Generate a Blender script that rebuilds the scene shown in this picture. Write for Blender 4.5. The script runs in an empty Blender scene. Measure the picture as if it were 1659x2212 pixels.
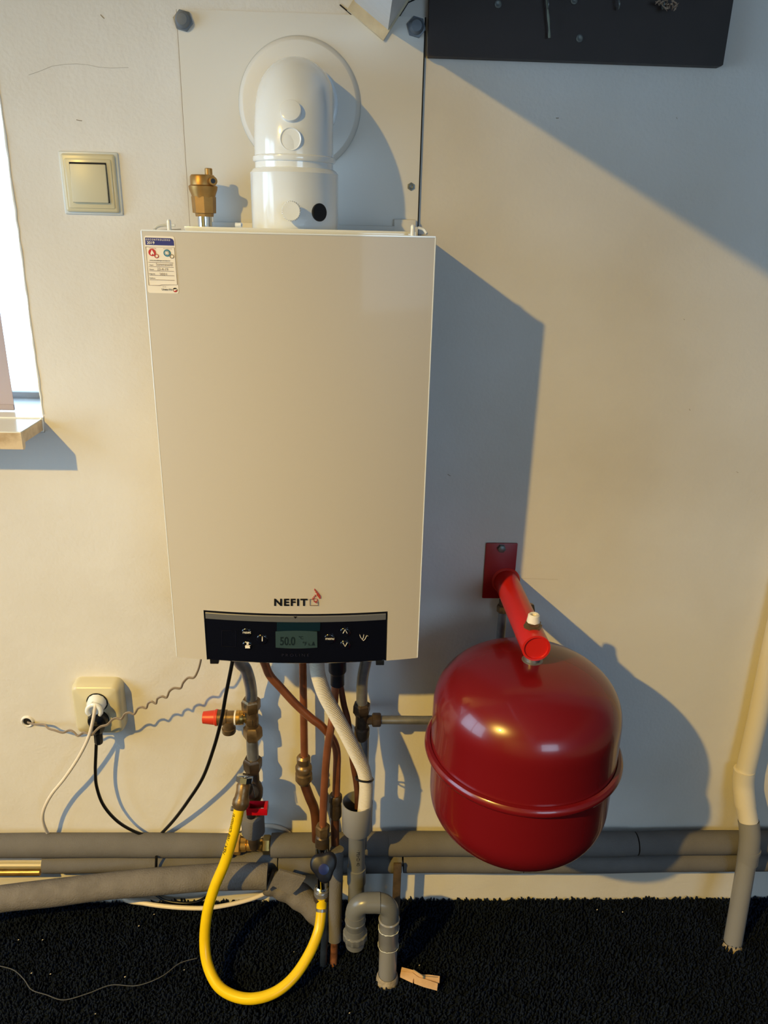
import bpy, bmesh, math, random
import numpy as np
from mathutils import Vector, Matrix
random.seed(7); rng = np.random.default_rng(7)
V = Vector
S = bpy.context.scene
# ------------------------------------------------------------ camera
F = 1661.0; CX = 829.5; CY = 1106.0; CH = 1.6413; CD = 1.5
TH = math.radians(20.702); RO = math.radians(1.3624); PS = math.radians(2.07)
fw = V((math.sin(PS)*math.cos(TH), math.cos(PS)*math.cos(TH), -math.sin(TH)))
r0 = V((math.cos(PS), -math.sin(PS), 0)); d0 = fw.cross(r0)
RT = r0*math.cos(RO) - d0*math.sin(RO); DN = r0*math.sin(RO) + d0*math.cos(RO)
CAM = V((0, -CD, CH))
cd = bpy.data.cameras.new('camera'); cam = bpy.data.objects.new('camera', cd); S.collection.objects.link(cam)
cd.sensor_fit = 'HORIZONTAL'; cd.sensor_width = 36.0; cd.lens = 36.0*F/1659.0; cd.clip_start = 0.02
M = Matrix((( RT.x, -DN.x, -fw.x, CAM.x), (RT.y, -DN.y, -fw.y, CAM.y), (RT.z, -DN.z, -fw.z, CAM.z), (0, 0, 0, 1)))
cam.matrix_world = M
S.camera = cam
# ------------------------------------------------------------ world, lights, exposure
S.view_settings.view_transform = 'Standard'; S.view_settings.look = 'None'
S.view_settings.exposure = 0.0; S.view_settings.gamma = 1.0; S.view_settings.use_curve_mapping = False
w = bpy.data.worlds.new('world'); S.world = w; w.use_nodes = True
bg = w.node_tree.nodes['Background']; bg.inputs[0].default_value = (0.54, 0.79, 1.04, 1); bg.inputs[1].default_value = 6.9
LAMP = V((-1.97, -2.60, 2.99))
ld = bpy.data.lights.new('bulb_light', 'SPOT'); ld.energy = 880; ld.color = (1.0, 0.64, 0.13); ld.shadow_soft_size = 0.035
ld.spot_size = math.radians(146); ld.spot_blend = 1.0   # soft cone shaped to dim the lamp on the upper wall; no lampshade
lo = bpy.data.objects.new('bulb_light', ld); lo.location = LAMP; lo.rotation_euler = (0, math.radians(-19), 0); S.collection.objects.link(lo)
def portal(name, loc, rot, sx, sy):
    a = bpy.data.lights.new(name, 'AREA'); a.shape = 'RECTANGLE'; a.size = sx; a.size_y = sy; a.energy = 1; a.cycles.is_portal = True
    o = bpy.data.objects.new(name, a); o.location = loc; o.rotation_euler = rot; S.collection.objects.link(o)
portal('window_portal', (-2.18, -1.05, 1.52), (0, math.radians(-90), 0), 1.45, 1.6)
S.cycles.caustics_reflective = False; S.cycles.caustics_refractive = False
portal('fill_portal_3', (1.40, -3.88, 1.60), (math.radians(90), 0, 0), 1.4, 1.1)
portal('window_portal_2', (-1.13, 0.30, 1.80), (math.radians(-90), 0, 0), 1.0, 1.08)

# ------------------------------------------------------------ helpers
def P(x, y, Y=0.0):
    v = fw + RT*((x-CX)/F) + DN*((y-CY)/F); return CAM + v*((Y+CD)/v.y)
def Z(x, y, z):
    v = fw + RT*((x-CX)/F) + DN*((y-CY)/F); return CAM + v*((z-CH)/v.z)
def mm(x, y, Y): return (P(x+5, y, Y)-P(x-5, y, Y)).length/10
def lin(c): c /= 255.0; return c/12.92 if c <= 0.04045 else ((c+0.055)/1.055)**2.4
def rgb(r, g, b): return (lin(r), lin(g), lin(b), 1)
MATS = {}
def mat(name, col, rough=0.5, metal=0.0, bump=0.0, bscale=60, var=0.0, vscale=8, coat=0.0, spec=0.5, trans=0.0, var2=None):
    m = bpy.data.materials.new(name); m.use_nodes = True; nt = m.node_tree; b = nt.nodes['Principled BSDF']
    b.inputs['Base Color'].default_value = col; b.inputs['Roughness'].default_value = rough; b.inputs['Metallic'].default_value = metal
    b.inputs['Coat Weight'].default_value = coat; b.inputs['Coat Roughness'].default_value = 0.06; b.inputs['Specular IOR Level'].default_value = spec
    b.inputs['Transmission Weight'].default_value = trans
    tc = nt.nodes.new('ShaderNodeTexCoord')
    if bump > 0:
        n = nt.nodes.new('ShaderNodeTexNoise'); n.inputs['Scale'].default_value = bscale; n.inputs['Detail'].default_value = 4
        bp = nt.nodes.new('ShaderNodeBump'); bp.inputs['Strength'].default_value = bump; bp.inputs['Distance'].default_value = 0.002
        nt.links.new(tc.outputs['Object'], n.inputs['Vector']); nt.links.new(n.outputs['Fac'], bp.inputs['Height']); nt.links.new(bp.outputs['Normal'], b.inputs['Normal'])
    if var > 0:
        n = nt.nodes.new('ShaderNodeTexNoise'); n.inputs['Scale'].default_value = vscale; n.inputs['Detail'].default_value = 5
        mx = nt.nodes.new('ShaderNodeMix'); mx.data_type = 'RGBA'
        cr = nt.nodes.new('ShaderNodeMapRange'); cr.inputs['From Min'].default_value = 0.38; cr.inputs['From Max'].default_value = 0.66
        c2 = var2 or tuple(c*(1-var) for c in col[:3])+(1,)
        mx.inputs[6].default_value = col; mx.inputs[7].default_value = c2
        nt.links.new(tc.outputs['Object'], n.inputs['Vector']); nt.links.new(n.outputs['Fac'], cr.inputs['Value'])
        nt.links.new(cr.outputs['Result'], mx.inputs[0]); nt.links.new(mx.outputs[2], b.inputs['Base Color'])
    MATS[name] = m; return m
def wallmat():
    m = mat('wall_paint', rgb(219, 217, 213), 0.62, bump=0.0)
    nt = m.node_tree; b = nt.nodes['Principled BSDF']; tc = nt.nodes.new('ShaderNodeTexCoord')
    n1 = nt.nodes.new('ShaderNodeTexNoise'); n1.inputs['Scale'].default_value = 7; n1.inputs['Detail'].default_value = 3
    n2 = nt.nodes.new('ShaderNodeTexNoise'); n2.inputs['Scale'].default_value = 150; n2.inputs['Detail'].default_value = 5
    n3 = nt.nodes.new('ShaderNodeTexNoise'); n3.inputs['Scale'].default_value = 38; n3.inputs['Detail'].default_value = 2
    ad = nt.nodes.new('ShaderNodeMath'); ad.operation = 'MULTIPLY_ADD'; ad.inputs[1].default_value = 0.30
    ad2 = nt.nodes.new('ShaderNodeMath'); ad2.operation = 'MULTIPLY_ADD'; ad2.inputs[1].default_value = 0.45
    for n in (n1, n2, n3): nt.links.new(tc.outputs['Object'], n.inputs['Vector'])
    nt.links.new(n2.outputs['Fac'], ad.inputs[0]); nt.links.new(n1.outputs['Fac'], ad.inputs[2])
    nt.links.new(n3.outputs['Fac'], ad2.inputs[0]); nt.links.new(ad.outputs[0], ad2.inputs[2])
    bp = nt.nodes.new('ShaderNodeBump'); bp.inputs['Strength'].default_value = 0.5; bp.inputs['Distance'].default_value = 0.004
    nt.links.new(ad2.outputs[0], bp.inputs['Height']); nt.links.new(bp.outputs['Normal'], b.inputs['Normal'])
    mx = nt.nodes.new('ShaderNodeMix'); mx.data_type = 'RGBA'; mx.inputs[6].default_value = rgb(222, 220, 217); mx.inputs[7].default_value = rgb(209, 204, 196)
    n4 = nt.nodes.new('ShaderNodeTexNoise'); n4.inputs['Scale'].default_value = 2.2; n4.inputs['Detail'].default_value = 6
    cr = nt.nodes.new('ShaderNodeMapRange'); cr.inputs['From Min'].default_value = 0.4; cr.inputs['From Max'].default_value = 0.7
    nt.links.new(tc.outputs['Object'], n4.inputs['Vector']); nt.links.new(n4.outputs['Fac'], cr.inputs['Value']); nt.links.new(cr.outputs['Result'], mx.inputs[0]); nt.links.new(mx.outputs[2], b.inputs['Base Color'])
    return m
wall_m = wallmat()
room_m = mat('room_paint', rgb(126, 132, 140), 0.7, bump=0.1, bscale=40)
plate_m = mat('plate_paint', rgb(219, 217, 212), 0.45, bump=0.08, bscale=90)
white_m = mat('white_plastic', rgb(228, 234, 240), 0.16, coat=0.5)
cover_m = mat('cover_enamel', rgb(194, 187, 176), 0.42, coat=0.12, bump=0.02, bscale=300)
frame_m = mat('white_frame', rgb(235, 238, 238), 0.25)
black_m = mat('black_plastic', rgb(22, 24, 30), 0.3)
panel_m = mat('panel_black', rgb(9, 11, 23), 0.12, coat=0.5)
dark_m = mat('dark_gap', rgb(10, 9, 9), 0.8)
silver_m = mat('silver', rgb(150, 150, 152), 0.35, 0.7)
chrome_m = mat('chrome', rgb(205, 208, 210), 0.09, 1.0)
steel_m = mat('galvanised_steel', rgb(142, 144, 148), 0.33, 0.55, bump=0.06, bscale=120, var=0.35, vscale=30)
brass_m = mat('brass', rgb(206, 164, 90), 0.28, 0.8, bump=0.05, var=0.3, vscale=40)
obrass_m = mat('aged_brass', rgb(136, 112, 80), 0.36, 0.6, bump=0.12, bscale=200, var=0.45, vscale=45)
dbrass_m = mat('tarnished_brass', rgb(92, 78, 64), 0.42, 0.55, bump=0.12, bscale=200, var=0.45, vscale=45)
vent_m = mat('vent_brass', rgb(176, 136, 78), 0.42, 0.75, bump=0.06, bscale=120, var=0.2, vscale=40)
copper_m = mat('copper', rgb(170, 104, 70), 0.34, 0.55, bump=0.03, var=0.35, vscale=18)
dcopper_m = mat('dark_copper', rgb(118, 74, 54), 0.42, 0.5, bump=0.05, var=0.5, vscale=22)
red_m = mat('vessel_red', rgb(108, 14, 20), 0.26, coat=0.35)
arm_m = mat('bracket_red', rgb(200, 34, 26), 0.3, coat=0.2)
plated_m = mat('plate_red', rgb(150, 14, 26), 0.4)
cap_m = mat('cap_red', rgb(206, 58, 36), 0.4)
handle_m = mat('handle_red', rgb(190, 12, 34), 0.3)
foam_m = mat('foam_grey', rgb(106, 104, 104), 0.9, bump=0.6, bscale=420, var=0.12, vscale=16, spec=0.2)
foam2_m = mat('foam_grey_light', rgb(112, 108, 106), 0.85, bump=0.9, bscale=260, var=0.2, vscale=30, spec=0.25)
pvc_m = mat('grey_pvc', rgb(134, 134, 136), 0.28, bump=0.03, var=0.06)
pvcd_m = mat('dark_grey_pvc', rgb(106, 108, 110), 0.3)
pvcw_m = mat('painted_pvc', rgb(222, 216, 204), 0.45, bump=0.05)
dust_m = mat('mortar_dust', rgb(168, 156, 138), 0.95, bump=0.8, bscale=160, var=0.4, vscale=70)
hose_m = mat('ribbed_hose', rgb(206, 200, 188), 0.42)
yel_m = mat('yellow_hose', rgb(236, 200, 20), 0.3, var=0.1, vscale=25)
cream_m = mat('cream_plastic', rgb(206, 198, 168), 0.28, bump=0.02)
cream2_m = mat('rocker_cream', rgb(204, 198, 172), 0.4)
caulk_m = mat('caulk', rgb(206, 212, 214), 0.35, bump=0.3, bscale=90)
stone_m = mat('sill_stone', rgb(216, 196, 166), 0.3, var=0.3, vscale=40, var2=rgb(184, 160, 128), bump=0.05)
sillglare_m = mat('sill_top_glare', rgb(226, 232, 232), 0.2)
wood_m = mat('dark_wood', rgb(46, 36, 34), 0.6, bump=0.2, bscale=50, var=0.35, vscale=6)
pin_m = mat('pale_wood', rgb(226, 186, 144), 0.6, var=0.15, vscale=50)
beam_m = mat('beam_paint', rgb(212, 216, 222), 0.25, bump=0.35, bscale=26)
plaster_m = mat('bare_plaster', rgb(214, 200, 170), 0.85, bump=0.5, bscale=70, var=0.12, vscale=40)
carpet_m = mat('carpet', rgb(21, 29, 45), 0.95, spec=0.1, var=0.45, vscale=30)
screw_m = mat('dull_screw', rgb(112, 118, 118), 0.45, 0.6)
boltcap_m = mat('grey_cap', rgb(104, 112, 122), 0.35)
bknob_m = mat('blue_black_knob', rgb(10, 16, 32), 0.45)
blue_m = mat('blue_badge', rgb(20, 36, 96), 0.3)
twine_m = mat('twine', rgb(126, 134, 122), 0.9)
tan_m = mat('dry_leaf', rgb(150, 130, 112), 0.9)
wire_m = mat('grey_wire', rgb(140, 126, 112), 0.35)
wcord_m = mat('white_cord', rgb(224, 214, 200), 0.4)
bcord_m = mat('black_cord', rgb(12, 12, 14), 0.35)
clear_m = mat('clear_cord', rgb(74, 76, 80), 0.2)
lcd_m = mat('lcd', rgb(50, 70, 76), 0.15)
lcdd_m = mat('lcd_digit', rgb(22, 36, 42), 0.3)
tealp_m = mat('tinted_window', rgb(14, 36, 48), 0.1, coat=0.4)
pwhite_m = mat('print_white', rgb(232, 226, 214), 0.5)
pblack_m = mat('print_black', rgb(10, 9, 14), 0.4)
pgrey_m = mat('print_grey', rgb(136, 116, 92), 0.6)
pblue_m = mat('print_blue', rgb(24, 36, 116), 0.4)
pred_m = mat('print_red', rgb(184, 26, 28), 0.4)
pteal_m = mat('print_teal', rgb(52, 120, 146), 0.4)
pbrown_m = mat('print_brown', rgb(120, 92, 70), 0.5)
logo_r_m = mat('logo_red', rgb(190, 70, 50), 0.4)
stick_m = mat('sticker_paper', rgb(230, 222, 208), 0.5)
lint_m = mat('lint', rgb(200, 190, 170), 0.9)
blind_m = mat('blind_fabric', rgb(196, 186, 196), 0.8)
seam_m = mat('wall_seam', rgb(150, 138, 122), 0.9)
crack_m = mat('hairline', rgb(190, 184, 174), 0.9)
ros_m = mat('rosette_plastic', rgb(190, 192, 188), 0.3)
ros2_m = mat('rosette_rim', rgb(150, 150, 144), 0.3)
glass_m = mat('window_glass', (1, 1, 1, 1), 0.0, trans=1.0)
# the blind lets daylight through
nt = blind_m.node_tree; tl = nt.nodes.new('ShaderNodeBsdfTranslucent'); tl.inputs[0].default_value = rgb(196, 172, 174)
ms = nt.nodes.new('ShaderNodeMixShader'); ms.inputs[0].default_value = 0.22
nt.links.new(nt.nodes['Principled BSDF'].outputs[0], ms.inputs[1]); nt.links.new(tl.outputs[0], ms.inputs[2]); nt.links.new(ms.outputs[0], nt.nodes['Material Output'].inputs[0])

OFF = {}
def catmull(pts, n=8):
    pts = [V(p) for p in pts]; out = []
    if len(pts) < 3: return pts
    q = [pts[0]*2-pts[1]] + pts + [pts[-1]*2-pts[-2]]
    for i in range(1, len(q)-2):
        a, b, c, d = q[i-1], q[i], q[i+1], q[i+2]
        for k in range(n):
            t = k/n; out.append(0.5*((2*b)+(c-a)*t+(2*a-5*b+4*c-d)*t*t+(3*b-a-3*c+d)*t**3))
    out.append(pts[-1]); return out
class MB:
    def __init__(s): s.v = []; s.f = []
    def add(s, vs, fs):
        o = len(s.v); s.v += [V(v) for v in vs]; s.f += [[i+o for i in f] for f in fs]; return s
    def rings(s, rings, caps=True, closed=False):
        o = len(s.v); n = len(rings[0])
        for r in rings: s.v += r
        m = len(rings)
        for i in range(m-1 if not closed else m):
            for j in range(n):
                a = o+i*n+j; b = o+i*n+(j+1) % n; c = o+((i+1) % m)*n+(j+1) % n; d = o+((i+1) % m)*n+j
                s.f.append([a, b, c, d])
        if caps and not closed:
            s.f.append([o+j for j in range(n)][::-1]); s.f.append([o+(m-1)*n+j for j in range(n)])
        return s
    def tube(s, pts, r, seg=16, caps=True, closed=False):
        pts = [V(p) for p in pts]; m = len(pts); rs = r if isinstance(r, (list, tuple)) else [r]*m; rings = []; up = None
        for i, p in enumerate(pts):
            if closed: t = pts[(i+1) % m]-pts[i-1]
            else: t = (pts[min(i+1, m-1)]-pts[max(i-1, 0)])
            t.normalize()
            if up is None:
                up = V((0, 0, 1)) if abs(t.z) < 0.9 else V((0, 1, 0))
            up = (up - t*up.dot(t)).normalized(); sd = t.cross(up)
            rings.append([p + (up*math.cos(a)+sd*math.sin(a))*rs[i] for a in [2*math.pi*k/seg for k in range(seg)]])
        return s.rings(rings, caps, closed)
    def lathe(s, o, ax, prof, seg=32, phase=0.0, caps=True):
        o = V(o); ax = V(ax).normalized(); u = V((0, 0, 1)) if abs(ax.z) < 0.9 else V((0, -1, 0))
        u = (u-ax*u.dot(ax)).normalized(); w_ = ax.cross(u)
        return s.rings([[o+ax*t+(u*math.cos(a)+w_*math.sin(a))*max(r, 1e-5) for a in [2*math.pi*k/seg+phase for k in range(seg)]] for t, r in prof], caps)
    def box(s, c, sz, bev=0.0, rot=None, seg=2):
        bm = bmesh.new(); bmesh.ops.create_cube(bm, size=1)
        for v in bm.verts: v.co = V((v.co.x*sz[0], v.co.y*sz[1], v.co.z*sz[2]))
        if bev > 0: bmesh.ops.bevel(bm, geom=bm.edges[:], offset=bev, segments=seg, affect='EDGES', profile=0.5)
        R = rot or Matrix.Identity(3); bm.verts.ensure_lookup_table()
        s.add([R @ v.co + V(c) for v in bm.verts], [[v.index for v in f.verts] for f in bm.faces]); bm.free(); return s
    def prism(s, poly, dirv, bev=0):
        n = len(poly); a = [V(p) for p in poly]; b = [p+V(dirv) for p in a]
        s.add(a+b, [list(range(n)), list(range(2*n-1, n-1, -1))]+[[i, i+n, (i+1) % n+n, (i+1) % n] for i in range(n)]); return s
    def build(s, name, m, parent=None, sharp=38, loc=None, flat=False):
        if parent is None:
            if loc is None:
                xs = [v.x for v in s.v]; ys = [v.y for v in s.v]; zs = [v.z for v in s.v]
                loc = V(((min(xs)+max(xs))/2, (min(ys)+max(ys))/2, min(zs)))
            off = V(loc)
        else: off = OFF[parent.name]
        me = bpy.data.meshes.new(name); me.from_pydata([tuple(v-off) for v in s.v], [], s.f); me.validate()
        bm = bmesh.new(); bm.from_mesh(me); bmesh.ops.recalc_face_normals(bm, faces=bm.faces); bm.to_mesh(me); bm.free()
        me.materials.append(m)
        if not flat:
            me.polygons.foreach_set('use_smooth', [True]*len(me.polygons)); me.set_sharp_from_angle(angle=math.radians(sharp))
        o = bpy.data.objects.new(name, me); S.collection.objects.link(o)
        if parent is None: o.location = off
        else: o.parent = parent
        OFF[o.name] = off; return o
def thing(name, label, cat, loc, group=None):
    o = bpy.data.objects.new(name, None); o.empty_display_size = 0.05; S.collection.objects.link(o); o.location = V(loc); OFF[o.name] = V(loc)
    o['label'] = label; o['category'] = cat
    if group: o['group'] = group
    return o
def tag(o, label, cat, group=None):
    o['label'] = label; o['category'] = cat
    if group: o['group'] = group
    return o
def struct(o, label=None):
    o['kind'] = 'structure'
    if label: o['label'] = label
    return o
def text_geo(s, size=1.0, bold=0.0, sx=1.0, sp=1.0):
    c = bpy.data.curves.new('lettering', 'FONT'); c.body = s; c.space_character = sp; c.size = size; c.offset = bold; c.align_x = 'CENTER'; c.align_y = 'CENTER'
    o = bpy.data.objects.new('lettering', c); S.collection.objects.link(o)
    bpy.context.view_layer.update()
    me = o.evaluated_get(bpy.context.evaluated_depsgraph_get()).to_mesh()
    vs = [(v.co.x*sx, v.co.y) for v in me.vertices]; fs = [list(p.vertices) for p in me.polygons]
    bpy.data.objects.remove(o); bpy.data.curves.remove(c); return vs, fs
def warp(mb, vs, fs, fn): mb.add([fn(*v) for v in vs], fs); return mb

# ------------------------------------------------------------ room shell
XL, XR, YB, ZT = -2.2, 2.3, -3.9, 3.2
WX0, WX1, WZ0, WZ1 = -1.65, -0.622, 1.262, 2.34
def cells(mb, xs, ys, zs, skip=lambda i, j, k: False):
    for i in range(len(xs)-1):
        for j in range(len(ys)-1):
            for k in range(len(zs)-1):
                if not skip(i, j, k):
                    c = ((xs[i]+xs[i+1])/2, (ys[j]+ys[j+1])/2, (zs[k]+zs[k+1])/2); mb.box(c, (xs[i+1]-xs[i], ys[j+1]-ys[j], zs[k+1]-zs[k]))
    return mb
o = struct(cells(MB(), [XL-.25, WX0, WX1, XR+.25], [0, .32], [-.1, WZ0, WZ1, ZT+.1], lambda i, j, k: i == 1 and k == 1).build('wall_back', wall_m, loc=(0, 0, 0), flat=True), 'uneven white painted plaster wall behind the boiler')
struct(cells(MB(), [XL-.25, XL], [YB, -1.85, -.25, 0], [-.1, .8, 2.25, ZT+.1], lambda i, j, k: j == 1 and k == 1).build('wall_left', room_m, flat=True))
struct(cells(MB(), [XR, XR+.25], [YB, 0], [-.1, ZT+.1]).build('wall_right', room_m, flat=True))
struct(cells(MB(), [XL-.25, .7, 2.1, XR+.25], [YB-.2, YB], [-.1, 1.05, 2.15, ZT+.1], lambda i, j, k: i == 1 and k == 1).build('wall_front', room_m, flat=True))
struct(cells(MB(), [XL, XR], [YB, 0], [ZT, ZT+.1]).build('ceiling', room_m, flat=True))
fl = struct(cells(MB(), [XL, XR], [YB, 0], [-.1, 0]).build('floor', carpet_m, loc=(0, 0, 0), flat=True), 'floor under the black carpet')
# window in the boiler wall
wf = MB()
for (x0, x1, z0, z1) in ((WX1-.065, WX1, WZ0, WZ1), (WX0, WX0+.06, WZ0, WZ1), (WX0+.06, WX1-.065, WZ0, WZ0+.016), (WX0+.06, WX1-.065, WZ1-.06, WZ1)):
    wf.box(((x0+x1)/2, .20, (z0+z1)/2), (x1-x0, .05, z1-z0), .006)
wo = thing('window_1', 'bright white framed window at the left edge', 'window', (WX0/2+WX1/2, .2, WZ0)); del wo['category']; struct(wo)
wf.build('window_frame', frame_m, wo)
MB().box(((WX0+WX1)/2, .21, (WZ0+WZ1)/2), (WX1-WX0-.125, .006, WZ1-WZ0-.12)).build('glass_pane', glass_m, wo)
# second window, left wall
w2 = thing('window_2', 'window in the side wall', 'window', (XL-.1, -1.05, .8)); del w2['category']; struct(w2)
f2 = MB()
for (y0, y1, z0, z1) in ((-1.85, -1.79, .8, 2.25), (-.31, -.25, .8, 2.25), (-1.79, -.31, .8, .86), (-1.79, -.31, 2.19, 2.25), (-1.08, -1.02, .86, 2.19)):
    f2.box((XL-.1, (y0+y1)/2, (z0+z1)/2), (.05, y1-y0, z1-z0), .004)
f2.build('window_frame', frame_m, w2)
w3 = thing('fill_window_3', 'unseen window added behind the camera for daylight fill', 'window', (1.35, YB-.08, 1.1)); del w3['category']; struct(w3)  # added opening out of view, sized for broad daylight fill
f3 = MB()
for (a0, a1, z0, z1) in ((.7, .75, 1.05, 2.15), (2.05, 2.1, 1.05, 2.15), (.75, 2.05, 1.05, 1.1), (.75, 2.05, 2.1, 2.15)): f3.box(((a0+a1)/2, YB-.08, (z0+z1)/2), (a1-a0, .05, z1-z0), .004)
f3.build('window_frame', frame_m, w3)
# plaster edge bead along the reveal
pts = []; zz = WZ0+.01
while zz < WZ1+.1:
    pts.append(V((WX1+.0015+random.uniform(-.0008, .0008), -.0003, zz))); zz += .017
struct(MB().tube(pts, [.0019+random.uniform(-.0006, .0008) for _ in pts], 8).build('trim_2', frame_m), 'ragged plaster edge along the window reveal')
# sill
sx = P(45, 937, -.104).x
sl = MB()
prof = [(-.104, 0), (-.104, -.031), (-.0975, -.033), (-.092, -.029), (-.0905, -.0205), (0, -.0205), (.17, -.0205), (.17, 0)]
zs0 = P(45, 937, -.104).z+.001
sl.prism([V((-1.70, y, zs0+z)) for y, z in prof], (1.70+sx, 0, 0))
so = sl.build('window_sill', stone_m); so['kind'] = 'structure'; so['label'] = 'beige stone window sill with a lipped front edge'
MB().box(((-1.70+sx)/2, .033, zs0+.001), (1.70+sx-.002, .27, .002)).build('sill_top_glare', sillglare_m, so)  # pale sheet: daylight glare on the stone top put into its colour
struct(MB().tube([V((WX1-.002, -.001, WZ0+.004)), V((WX1-.0035, -.002, zs0-.024))], .0034, 8).build('trim_20', frame_m), 'caulk at the end of the sill')
# reveal filler under sill inside window opening
struct(MB().box(((WX0+WX1)/2, .16, WZ0-.012), (WX1-WX0, .32, .03)).build('trim_3', frame_m), 'white bottom of the window recess')
# roller blind
bx = P(42, 880, .05).x; bz = P(42, 880, .05).z
bl = thing('roller_blind', 'pinkish roller blind hanging in the window recess at left', 'blind', ((WX0+bx)/2, .05, bz))
MB().box(((WX0+bx)/2, .05, (bz+2.28)/2), (bx-WX0-.02, .0012, 2.28-bz)).build('fabric', blind_m, bl)
MB().box(((WX0+bx)/2, .05, bz), (bx-WX0-.02, .006, .012), .002).build('bottom_bar', blind_m, bl)
MB().lathe((WX0+.01, .05, 2.29), (1, 0, 0), [(0, .02), (bx-WX0-.02, .02)], 20).build('roller', frame_m, bl)

# wall hole with sleeve
h = P(60, 1558)
ho = thing('cable_hole', 'round hole in the wall where the twisted wire enters', 'wall hole', h)
MB().lathe(h, (0, -1, 0), [(0, .0155), (.003, .014), (.0045, .012), (.003, .0098), (.0008, .0095)], 20, caps=False).build('plaster_ring', wall_m, ho)
MB().lathe(h, (0, -1, 0), [(.0003, .0102), (.0007, .0102)], 20).build('hole_shade_disc', dark_m, ho)  # flat dark disc paints the shade inside the hole; nothing is recessed
# hairline crack and marks on the wall
def mark(name, pts, r=.00035, m=crack_m):
    return MB().tube([P(x, y, -.0002) for x, y in pts], r, 5).build(name, m)
struct(mark('trim_4', [(62, 162), (85, 154), (112, 143), (140, 139), (165, 138), (190, 140), (212, 145), (240, 147), (277, 146)]), 'hairline crack in the plaster above the light switch')
struct(mark('trim_5', [(1118, 1249), (1150, 1250), (1205, 1252)], .00035), 'faint scratch in the plaster beside the red bracket')
for i, (x, y, a, b) in enumerate([(221, 36, 4, 4), (171, 260, 6, 1), (1204, 255, 3, 0), (1445, 83, 5, -4), (970, 1026, 3, 2), (1593, 1020, 2, 1), (1263, 128, 1, 3), (1462, 255, 1, 2), (1478, 690, 1, 1), (1490, 885, 1, 2), (57, 940, 8, 3), (95, 905, 0, 6)]):
    struct(mark('trim_%d' % (i+6), [(x-a, y-b), (x, y+.5), (x+a, y+b)], .0007 if i < 5 else .0004, seam_m))

# ------------------------------------------------------------ roof beam
A = P(828, 90); B = P(750, 24); 
u1 = V((B.x-A.x, 0, B.z-A.z)).normalized(); u2 = V((-u1.z, 0, u1.x)) 
if u2.z < 0: u2 = -u2
if u2.x < 0: u2 = V((abs(u2.x), 0, u2.z))
wd = (B-A).length; hgt = .50
bo = thing('trim_1', 'end of a white painted roof beam with a bare plaster collar', 'beam', A); del bo['category']; struct(bo)
def beamsec(g, h0): return [A+u1*g+u2*h0, A+u1*(wd-g)+u2*h0, A+u1*(wd-g)+u2*hgt, A+u1*g+u2*hgt]
MB().prism([p+V((0, -.002, 0)) for p in beamsec(.003, .017)], (0, -3.88, 0)).build('painted_beam', beam_m, bo)
cb = MB(); cb.prism([p+V((0, -.002, 0)) for p in beamsec(.0, .0)], (0, -.008, 0)); cb.build('plaster_collar', plaster_m, bo)
MB().tube([A+u1*wd*1.2+V((0, -.001, 0)), A+u1*wd+V((0, -.001, 0)), A+V((0, -.001, -.001)), A+u2*.07+V((0, -.001, 0)), A+u2*.085+V((.02, -.001, 0))], .0011, 6).build('dark_joint', dark_m, bo)
MB().tube([P(770, 38, -.0002), P(849, 113, -.0002)], .0006, 5).build('pencil_line', seam_m, bo)
MB().tube([P(833, 94, -.0002), P(857, 111, -.0002)], .0005, 5).build('pencil_line', seam_m, bo)

# ------------------------------------------------------------ mounting panel on the wall
tl_, tr_ = P(383, 28), P(913, 30)
x0 = tl_.x; x1 = P(908, 300).x; ztop = P(600, 28).z
pp = thing('wall_panel', 'white painted board fixed to the wall behind the boiler flue', 'panel', ((x0+x1)/2, 0, 1.25))
MB().prism([V((x0, -.004, 1.25)), V((x1, -.004, 1.25)), V((x1, -.004, ztop)), V((x0, -.004, ztop))], (0, .004, 0)).build('board', plate_m, pp)
MB().box((x1+.0012, -.002, (1.25+ztop)/2), (.0018, .0042, ztop-1.25)).build('dark_gap', dark_m, pp)
MB().box((x0-.0006, -.0015, (1.35+ztop)/2), (.0010, .0031, ztop-1.35)).build('paint_seam', seam_m, pp)
for (x, y) in ((396, 45), (899, 59)):
    c = P(x, y, -.004); b = MB(); b.lathe(c, (0, -1, 0), [(0, .0165), (.004, .0165), (.005, .013)], 6, .3); b.lathe(c, (0, -1, 0), [(.004, .0125), (.011, .0115), (.014, .0085), (.0145, 0)], 20)
    b.build('bolt', boltcap_m, pp)
c = P(888, 403, -.004); MB().lathe(c, (0, -1, 0), [(0, .007), (.0015, .007), (.002, .0045)], 6).lathe(c, (0, -1, 0), [(.001, .0042), (.004, .0036), (.0035, .002)], 12).build('screw', screw_m, pp)

# rosette
rc = P(648, 228, -.004)
ro = thing('wall_rosette', 'thin round grey plastic rosette behind the white flue elbow', 'rosette', rc)
MB().lathe(rc, (0, -1, 0), [(0, .1048), (.0012, .1048), (.0110, .0975), (.0115, .0960), (.0115, 0)], 96).build('disc', plate_m, ro)
MB().lathe(rc, (0, -1, 0), [(.0001, .1052), (.0012, .1054), (.0016, .1048), (.0012, .1042)], 96, caps=False).build('rim', ros_m, ro)

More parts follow.
